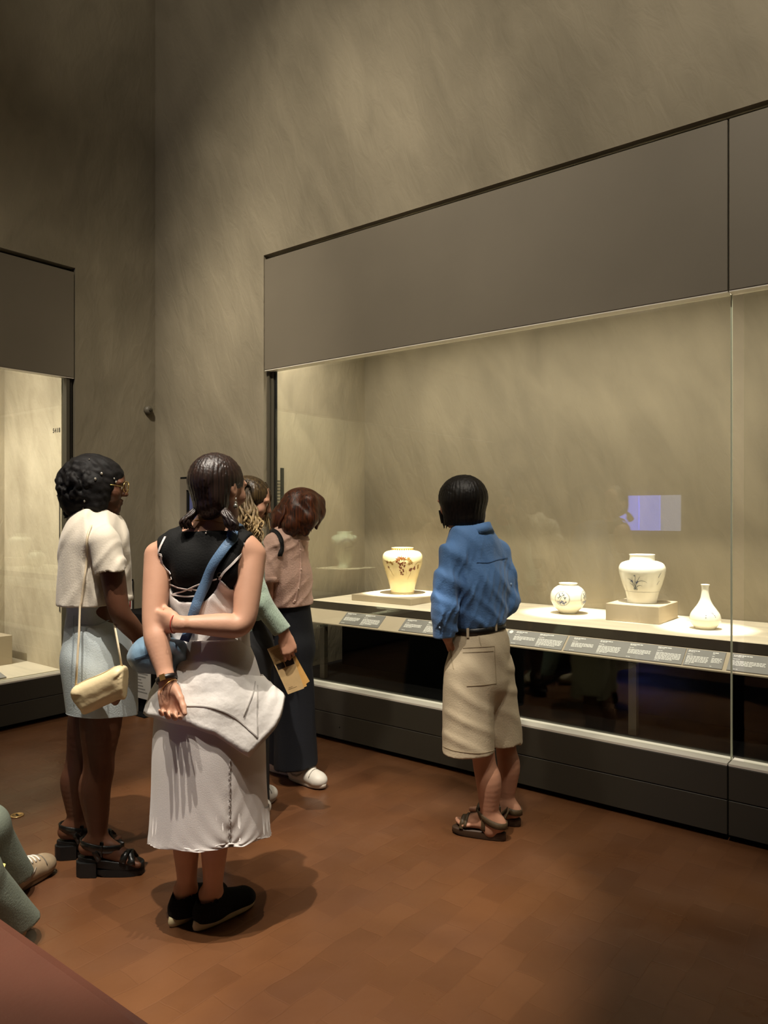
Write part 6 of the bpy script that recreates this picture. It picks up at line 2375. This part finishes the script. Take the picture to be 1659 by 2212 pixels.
    H.disp(lambda X, Y, Z: 0.0035 * folds(X, Y, Z, (0.75, 0.3, 0.55), 180, 81, 0.6))
    H.build('hair', HM, root, 1)
    lk = MB()
    rr = random.Random(12)
    for i in range(34):
        t = rr.random()
        a = p(676 - 60 * t + rr.uniform(-4, 4), 1070 + 22 * t, -0.085 + 0.01 * rr.random())
        e = p(664 - 66 * t + rr.uniform(-10, 12), 1150 + rr.uniform(-8, 8), -0.085 + rr.uniform(-0.02, 0.04))
        lock(lk, [a, a.lerp(e, 0.4) + Vector((0.012, -0.016, 0)), a.lerp(e, 0.75) + Vector((0.006, -0.012, 0)), e], 0.007, 6, 0.005, 1.4, i)
    lk_ = lk.build('hair_locks', HM, root, True)
    lk_['kind'] = 'stuff'
    return F_, tb


PINK, PINK_B = visitor_pink()


def tote():
    """black tote hung from the shoulder: wide strap, flat body behind the arm"""
    p = PINK.p
    root = empty('tote_bag', PINK.root.location, YAW)
    tag(root, 'black shoulder bag with broad strap over a pink shirt', 'bag')
    M = mat('black_canvas', (14, 14, 15), 0.8, bump=0.15, bscale=150)
    P, N = drape(PINK_B, PINK, dense([(588, 1146), (598, 1152), (606, 1166), (608, 1185), (604, 1200)], 5), 0.004)
    MB().ribbon(P, N, 0.026, 0.004).build('strap', M, root, True)
    V = Vol((-0.36, -0.10, 0.86), (-0.06, 0.24, 1.30), 0.006)
    V.add(rbox(p(570, 1240, 0.09), (0.035, 0.12, 0.15), ((1, 0, 0), (0, 1, 0), (0, 0, 1)), 0.02), 0.01)
    V.disp(lambda X, Y, Z: 0.003 * folds(X, Y, Z, (0.2, 0.6, 0.6), 50, 5))
    V.build('bag_body', M, root, 1)


tote()


# ---------------------------------------------------------------- visitor with long blonde-tipped hair, green cardigan
def visitor_green():
    F_ = Fig(536, 3.50, 'person with long dark blonde hair in sage green cardigan holding a leaflet')
    p, root = F_.p, F_.root
    bf = Vector((0.95, 0.30, 0)).normalized()
    hc = p(540, 1082, 0.0)
    hf = (0.95, 0.05, -0.24)
    hu = (0.20, 0, 0.97)
    V = Vol((-0.26, -0.30, 0.02), (0.36, 0.28, 1.66), 0.0055)
    V.add(rc(p(522, 1190, 0), p(527, 1310, 0), 0.12, 0.105, (bf, 0.72)), 0.03)
    V.add(rc(p(527, 1310, 0), p(534, 1400, 0), 0.105, 0.13, (bf, 0.8)), 0.03)
    V.add(rc(p(522, 1185, 0), p(540, 1115, 0.0), 0.048, 0.045), 0.03)
    head(V, hc, hf, hu, 0.97)
    wr = p(614, 1368, -0.13)
    limb(V, p(526, 1188, -0.13), p(562, 1300, -0.16), wr, 0.040, 0.038, 0.034, 0.034, 0.025)
    hand(V, p(615, 1371, -0.13), (0.30, 0.0, -0.95), (-0.25, 0.95, -0.1), -1, per=[(0.35, 0.8, 0.5), (0.5, 0.9, 0.5), (0.6, 0.95, 0.5), (0.7, 0.95, 0.5)], s=0.92, thumb=(0.85, 0.15, 0.5), tcurl=0.05)
    limb(V, p(520, 1188, 0.13), p(545, 1300, 0.15), p(585, 1335, 0.08), 0.040, 0.038, 0.034, 0.034, 0.025)
    a1, a2 = Vector((p(535, 1600, 0).x, -0.06, 0.09)), Vector((p(528, 1600, 0).x, 0.12, 0.09))
    limb(V, p(540, 1400, -0.06), p(540, 1540, -0.05), a1, 0.075, 0.065, 0.05, 0.05, 0.034)
    limb(V, p(535, 1400, 0.07), p(535, 1540, 0.09), a2, 0.075, 0.065, 0.05, 0.05, 0.034)
    V.build('body', SK_FAIR2, root, 1)
    eyes(root, hc, hf, hu, 0.97)

    T = Vol((-0.26, -0.30, 0.86), (0.30, 0.28, 1.44), 0.005)
    T.add(rc(p(522, 1190, 0), p(527, 1350, 0), 0.136, 0.138, (bf, 0.76)), 0.03)
    T.add(rc(p(522, 1174, 0), p(526, 1188, -0.12), 0.056, 0.056), 0.04)
    T.add(rc(p(522, 1174, 0), p(520, 1188, 0.12), 0.056, 0.056), 0.04)
    T.add(rc(p(522, 1164, 0), p(522, 1190, 0), 0.060, 0.09), 0.03)
    T.add(rc(p(526, 1190, -0.13), p(562, 1300, -0.16), 0.054, 0.048), 0.02)
    T.add(cut(rc(p(562, 1300, -0.16), p(618, 1374, -0.128), 0.048, 0.042), p(612, 1362, -0.13), (0.5, 0.1, -0.85)), 0.02)
    T.add(rc(p(520, 1188, 0.13), p(545, 1300, 0.15), 0.052, 0.046), 0.02)
    T.add(rc(p(545, 1300, 0.15), p(583, 1333, 0.085), 0.046, 0.038), 0.02)
    T.disp(lambda X, Y, Z: 0.003 * folds(X, Y, Z, (0.5, 0.2, 0.8), 75, 91))
    T.clip(lambda X, Y, Z: p(545, 1335, 0).z - Z, np.array([-0.3, -0.112, 0.8]), np.array([0.08, 0.3, 1.1]))
    T.sub(rc(p(612, 1361, -0.13), p(618, 1374, -0.13), 0.030, 0.032), 0.003)
    T.sub(rc(p(530, 1152, 0), p(540, 1110, 0.0), 0.052, 0.056), 0.006)
    T.build('cardigan', mat('sage_rib_knit', (142, 160, 142), 0.9, bump=0.5, bscale=30, stretch=(12, 12, 1), sheen=0.2), root, 1)

    S = Vol((-0.26, -0.28, 0.02), (0.28, 0.34, 1.02), 0.006)
    S.add(rc(p(530, 1325, 0), p(536, 1400, 0), 0.118, 0.142, (bf, 0.86)), 0.03)
    S.add(cut(rc(p(540, 1400, -0.05), Vector((a1.x, a1.y, 0.0)), 0.10, 0.10), (0, 0, 0.06), (0, 0, -1)), 0.03)
    S.add(cut(rc(p(535, 1400, 0.07), Vector((a2.x, a2.y, 0.0)), 0.10, 0.10), (0, 0, 0.06), (0, 0, -1)), 0.02)
    S.disp(lambda X, Y, Z: 0.006 * folds(X, Y, Z, (0.95, 0.3, 0.04), 55, 93))
    S.clip(lambda X, Y, Z: Z - p(545, 1322, 0).z)
    S.build('trousers', mat('black_twill', (13, 13, 14), 0.85), root, 1)
    sneaker(root, a1, (0.35, 0.92), WSHOE, WSOLE)
    sneaker(root, a2, (0.5, 0.85), WSHOE, WSOLE)

    f, l, u = frame(hf, hu)
    A = (l, f, u)
    HT = hair_mat('hair_dark_ash', (36, 26, 14), (84, 66, 38), 0.4, (110, 110, 6))
    HB = hair_mat('hair_blonde_ends', (92, 72, 44), (176, 150, 104), 0.55, (110, 110, 6), 0.3, (1.38, 1.54, (50, 38, 22)))
    H = Vol((-0.18, -0.20, 1.36), (0.20, 0.20, 1.68), 0.005)
    H.add(ell(hc + u * 0.026 - f * 0.014, (0.088, 0.104, 0.090), A), 0.01)
    H.add(rc(hc - f * 0.05 + u * 0.01, hc - f * 0.075 - u * 0.04, 0.072, 0.05), 0.03)
    H.sub(rc(hc + f * 0.134 + u * 0.020, hc + f * 0.104 - u * 0.13, 0.060, 0.080), 0.01)
    H.sub(ell(hc - l * 0.090 + f * 0.01 - u * 0.05, (0.04, 0.06, 0.055), A), 0.012)
    H.disp(strand_groove((hc.x, hc.y, hc.z), 46, 0.0014, 5))
    H.build('hair', HT, root, 1)
    lk = MB()
    rr = random.Random(21)
    for i in range(90):
        t = rr.random()
        a = p(522 + 18 * t + rr.uniform(-4, 4), 1060 + rr.uniform(-12, 26), -0.095 + rr.uniform(-0.01, 0.08))
        e = p(538 + 30 * t + rr.uniform(-12, 6), 1185 + rr.uniform(-45, 30), -0.18 + rr.uniform(-0.015, 0.05))
        lock(lk, [a, a.lerp(e, 0.3) + Vector((-0.012 + rr.uniform(-0.008, 0.012), -0.014, 0)), a.lerp(e, 0.65) + Vector((rr.uniform(-0.014, 0.012), -0.012, 0)), e], 0.0062, 6, 0.012, 2.2 + rr.random(), i * 0.7)
    for i in range(12):       # strands in front of the face
        a = p(572 + rr.uniform(-4, 4), 1046 + rr.uniform(-4, 6), rr.uniform(-0.02, 0.06))
        e = p(582 + rr.uniform(-8, 4), 1142 + rr.uniform(-14, 8), rr.uniform(-0.03, 0.05))
        lock(lk, [a, p(582 + rr.uniform(-2, 3), 1072, rr.uniform(-0.02, 0.05)), p(572 + rr.uniform(-4, 5), 1105, rr.uniform(-0.02, 0.05)), e], 0.006, 6, 0.006, 1.6, i)
    lk_ = lk.build('long_hair', HB, root, True)
    lk_['kind'] = 'stuff'
    c = p(528, 1040, -0.075)
    cl = MB()
    for k in range(5):
        cl.tube([c + Vector((0.008 * k - 0.012, -0.012, 0.018 - 0.006 * k)), c + Vector((0.008 * k - 0.006, -0.03, 0.012 - 0.007 * k)), c + Vector((0.008 * k, -0.018, -0.004 - 0.007 * k))], 0.0035, 6)
    cl.tube([c + Vector((-0.014, -0.016, 0.02)), c + Vector((0.022, -0.016, -0.012))], 0.004, 6)
    co = cl.build('claw_clip', mat('tortoise_clip', (44, 36, 26), 0.25), root, True)
    co['kind'] = 'stuff'


visitor_green()


# leaflet held by the hand of the cardigan
def leaflet():
    dep = 3.50 - 0.104
    def p(px, py, dy=0.0):
        d = dep + dy
        return W((px - CX) / FPX * d, d, EYE - (py - HY) / FPX * d)
    root = empty('leaflet', p(620, 1440))
    tag(root, 'folded tan paper leaflet with two dark pictures held by the green cardigan', 'leaflet')
    o = root.location
    PAP = mat('tan_paper', (196, 166, 118), 0.7, vary=0.06, vscale=30)
    PAP2 = mat('ochre_paper', (204, 158, 88), 0.7, vary=0.06, vscale=30)
    INKD = mat('leaflet_ink', (34, 24, 18), 0.6)
    INKL = mat('leaflet_grey_ink', (132, 108, 74), 0.6)
    A, B, C, D = p(577, 1402), p(622, 1384), p(657, 1487), p(622, 1500)

    def sheet(name, q, m, th=0.0012, off=0.0):
        n = (q[1] - q[0]).cross(q[3] - q[0]).normalized()
        fwd = W(0, 1, 0)
        if n.dot(fwd) < 0:
            n = -n
        v = [x - o + n * off for x in q] + [x - o + n * (off + th) for x in q]
        return mk(name, v, [(0, 1, 2, 3), (7, 6, 5, 4), (0, 4, 5, 1), (1, 5, 6, 2), (2, 6, 7, 3), (3, 7, 4, 0)], m, root)
    sheet('front_page', [A, B, C, D], PAP)
    sheet('back_page', [p(600, 1400, 0.006), p(632, 1405, 0.012), p(669, 1472, 0.012), p(640, 1492, 0.006)], PAP2, 0.0012, 0.002)
    sheet('middle_page', [p(590, 1400, 0.004), p(627, 1395, 0.007), p(663, 1482, 0.006), p(630, 1497, 0.003)], PAP2, 0.0012, 0.001)

    def uv(u, v):
        return A.lerp(B, u).lerp(D.lerp(C, u), v)
    for u0, u1 in ((0.07, 0.46), (0.50, 0.95)):
        sheet('printed_picture', [uv(u0, 0.355), uv(u1, 0.355), uv(u1, 0.475), uv(u0, 0.475)], INKD, 0.0004, -0.0006)
    t = MB()
    rr = random.Random(9)
    for i in range(20):
        v0 = 0.06 + i * 0.014 if i < 18 else 0.88 + (i - 18) * 0.03
        u0 = rr.uniform(0.08, 0.2)
        u1 = rr.uniform(0.4, 0.9)
        n = (B - A).cross(D - A).normalized()
        n = -n if n.dot(W(0, 1, 0)) > 0 else n
        t.quad(*[uv(a, b) - o + n * 0.0006 for a, b in ((u0, v0), (u1, v0), (u1, v0 + 0.006), (u0, v0 + 0.006))])
    le = t.build('lettering', INKL, root)
    le['kind'] = 'stuff'


leaflet()

# ---------------------------------------------------------------- bench and the visitor sitting on it
bn = empty('bench', (-2.3, 0.62, 0))
tag(bn, 'reddish brown leather bench in the near corner of the view', 'bench')
SEATM = mat('red_brown_leather', (84, 46, 32), 0.45, vary=0.10, vscale=5, bump=0.06, bscale=60)
b = MB()
prof = []
for y, z in ((0.32, 0.36), (0.315, 0.40), (0.315, 0.43), (0.325, 0.447), (0.345, 0.452), (0.60, 0.4525), (0.850, 0.452), (0.870, 0.447), (0.878, 0.432), (0.878, 0.40), (0.872, 0.36)):
    prof.append((y, z))
b.prism(prof[::-1], -3.25, -0.85)
child(b, 'seat', SEATM, bn)
for x in (-3.05, -1.05):
    child(MB().bbox((x - 0.05, 0.42, 0.0), (x + 0.05, 0.78, 0.36), 0.006), 'leg', mat('bench_leg', (52, 36, 26), 0.5), bn)


def visitor_seated():
    d0 = 2.05
    F_ = Fig(CX + FPX * (-1.78 / 2.05), d0, 'person in grey-green trousers sitting on the bench, mostly out of view')
    p, root = F_.p, F_.root

    def c(X, Y, Z):
        """room point -> local"""
        r_, d_ = CC * X + SS * Y, -SS * X + CC * Y
        return Vector((r_ - F_.r0, d_ - d0, Z))
    V = Vol((-0.45, -0.40, 0.02), (0.66, 1.05, 1.36), 0.008)
    pel = c(-2.72, 0.58, 0.56)
    sho = c(-2.72, 0.56, 1.02)
    V.add(rc(pel, sho, 0.14, 0.15), 0.03)
    V.add(rc(c(-2.92, 0.56, 1.02), c(-2.52, 0.56, 1.02), 0.055, 0.055), 0.04)
    V.add(rc(c(-2.72, 0.56, 1.05), c(-2.72, 0.59, 1.16), 0.052, 0.05), 0.03)
    hc = c(-2.72, 0.60, 1.24)
    ff = c(-2.72, 1.60, 1.0) - hc
    head(V, hc, ff)
    hips = (c(-2.82, 0.60, 0.53), c(-2.60, 0.60, 0.53))
    kn = (p(-34, 1790, 0.62), p(-62, 1890, 0.28))
    an = (p(14, 1905, 0.78), p(22, 2014, 0.46))
    an = (Vector((an[0].x, an[0].y, 0.10)), Vector((an[1].x, an[1].y, 0.10)))
    for h_, k_, a_ in zip(hips, kn, an):
        limb(V, h_, k_, a_, 0.085, 0.075, 0.058, 0.055, 0.035)
    for sx, e in ((-2.94, -2.98), (-2.50, -2.46)):
        limb(V, c(sx, 0.56, 1.0), c(e, 0.62, 0.74), c(e * 0.5 - 1.36, 0.86, 0.60), 0.048, 0.044, 0.040, 0.04, 0.027)
    hand(V, c(-2.65, 0.90, 0.60), c(-2.66, 1.4, 0.5) - c(-2.65, 0.90, 0.60), (0, 0, -1), 1, s=0.95)
    V.build('body', SK_FAIR2, root, 1)
    T = Vol((-0.45, -0.40, 0.40), (0.50, 0.60, 1.20), 0.008)
    T.add(rc(c(-2.72, 0.59, 0.56), c(-2.72, 0.57, 1.0), 0.165, 0.165), 0.03)
    T.add(rc(c(-2.92, 0.56, 1.02), c(-2.52, 0.56, 1.02), 0.068, 0.068), 0.04)
    for sx, e in ((-2.94, -2.98), (-2.50, -2.46)):
        T.add(rc(c(sx, 0.56, 1.0), c(e, 0.62, 0.74), 0.064, 0.056), 0.03)
        T.add(rc(c(e, 0.62, 0.74), c(e * 0.5 - 1.36, 0.84, 0.605), 0.056, 0.046), 0.03)
    T.disp(lambda X, Y, Z: 0.005 * folds(X, Y, Z, (0.4, 0.4, 0.8), 50, 3))
    T.build('jacket', mat('grey_green_cotton', (104, 112, 96), 0.8, vary=0.06, vscale=9, bump=0.12, bscale=120), root, 1)
    S = Vol((-0.30, -0.20, 0.03), (0.66, 1.05, 0.72), 0.006)
    TR = mat('grey_green_denim', (108, 116, 102), 0.85, vary=0.12, vscale=10, bump=0.2, bscale=160)
    S.add(rc(hips[0], hips[1], 0.11, 0.11), 0.03)
    for h_, k_, a_ in zip(hips, kn, an):
        S.add(rc(h_, k_, 0.102, 0.080), 0.03)
        foot = Vector((a_.x, a_.y, 0.03))
        S.add(cut(rc(k_, foot, 0.080, 0.104), (0, 0, 0.075), (0, 0, -1)), 0.03)
    S.disp(lambda X, Y, Z: 0.006 * folds(X, Y, Z, (0.4, 0.5, 0.7), 48, 13))
    S.clip(lambda X, Y, Z: 0.06 - Z)
    S.build('trousers', TR, root, 1)
    HM = MATS.get('seat_hair') or hair_mat('hair_dark', (16, 12, 9), (40, 30, 22))
    H = Vol((hc.x - 0.14, hc.y - 0.14, hc.z - 0.12), (hc.x + 0.14, hc.y + 0.14, hc.z + 0.15), 0.006)
    f, l, u = frame(ff)
    H.add(ell(hc + u * 0.026 - f * 0.014, (0.086, 0.104, 0.092), (l, f, u)), 0.01)
    H.sub(rc(hc + f * 0.112 + u * 0.030, hc + f * 0.10 - u * 0.13, 0.070, 0.082), 0.01)
    H.build('hair', HM, root, 1)
    SH = mat('tan_suede', (160, 140, 112), 0.8, vary=0.15, vscale=20)
    SO = mat('tan_sole', (120, 98, 70), 0.7)
    sneaker(root, an[0] + Vector((0.02, 0.02, 0)), (0.34, 0.94), SH, SO)
    sneaker(root, an[1], (-0.45, 0.9), SH, SO)


visitor_seated()


def lap_leaflet():
    o = W(-1.23, 2.30, 0.0)
    d = 2.40

    def q(px, py, dy=0.0):
        return W((px - CX) / FPX * (d + dy), d + dy, EYE - (py - HY) / FPX * (d + dy))
    Q = [q(-70, 1846, 0.06), q(12, 1866, 0.03), q(2, 1898, -0.03), q(-84, 1880, 0.0)]
    root = empty('leaflet', Q[0])
    tag(root, 'small yellow leaflet at the knee of the seated person', 'leaflet')
    n = (Q[1] - Q[0]).cross(Q[3] - Q[0]).normalized() * 0.003
    o = Q[0]
    v = [a - o for a in Q] + [a - o + n for a in Q]
    mk('page', v, [(0, 1, 2, 3), (7, 6, 5, 4), (0, 4, 5, 1), (1, 5, 6, 2), (2, 6, 7, 3), (3, 7, 4, 0)], mat('yellow_paper', (236, 214, 120), 0.6), root)
    n2 = n * 1.2
    A, B, C, D = Q
    e = [C.lerp(D, 0.02), C.lerp(D, 0.5), C.lerp(D, 0.5).lerp(A, 0.12), B.lerp(C, 0.7)]
    mk('printed_band', [a - o - n * 0.2 for a in e] + [a - o + n2 for a in e], [(0, 1, 2, 3), (7, 6, 5, 4), (0, 4, 5, 1), (1, 5, 6, 2), (2, 6, 7, 3), (3, 7, 4, 0)], mat('maroon_ink', (110, 44, 34), 0.6), root)


lap_leaflet()
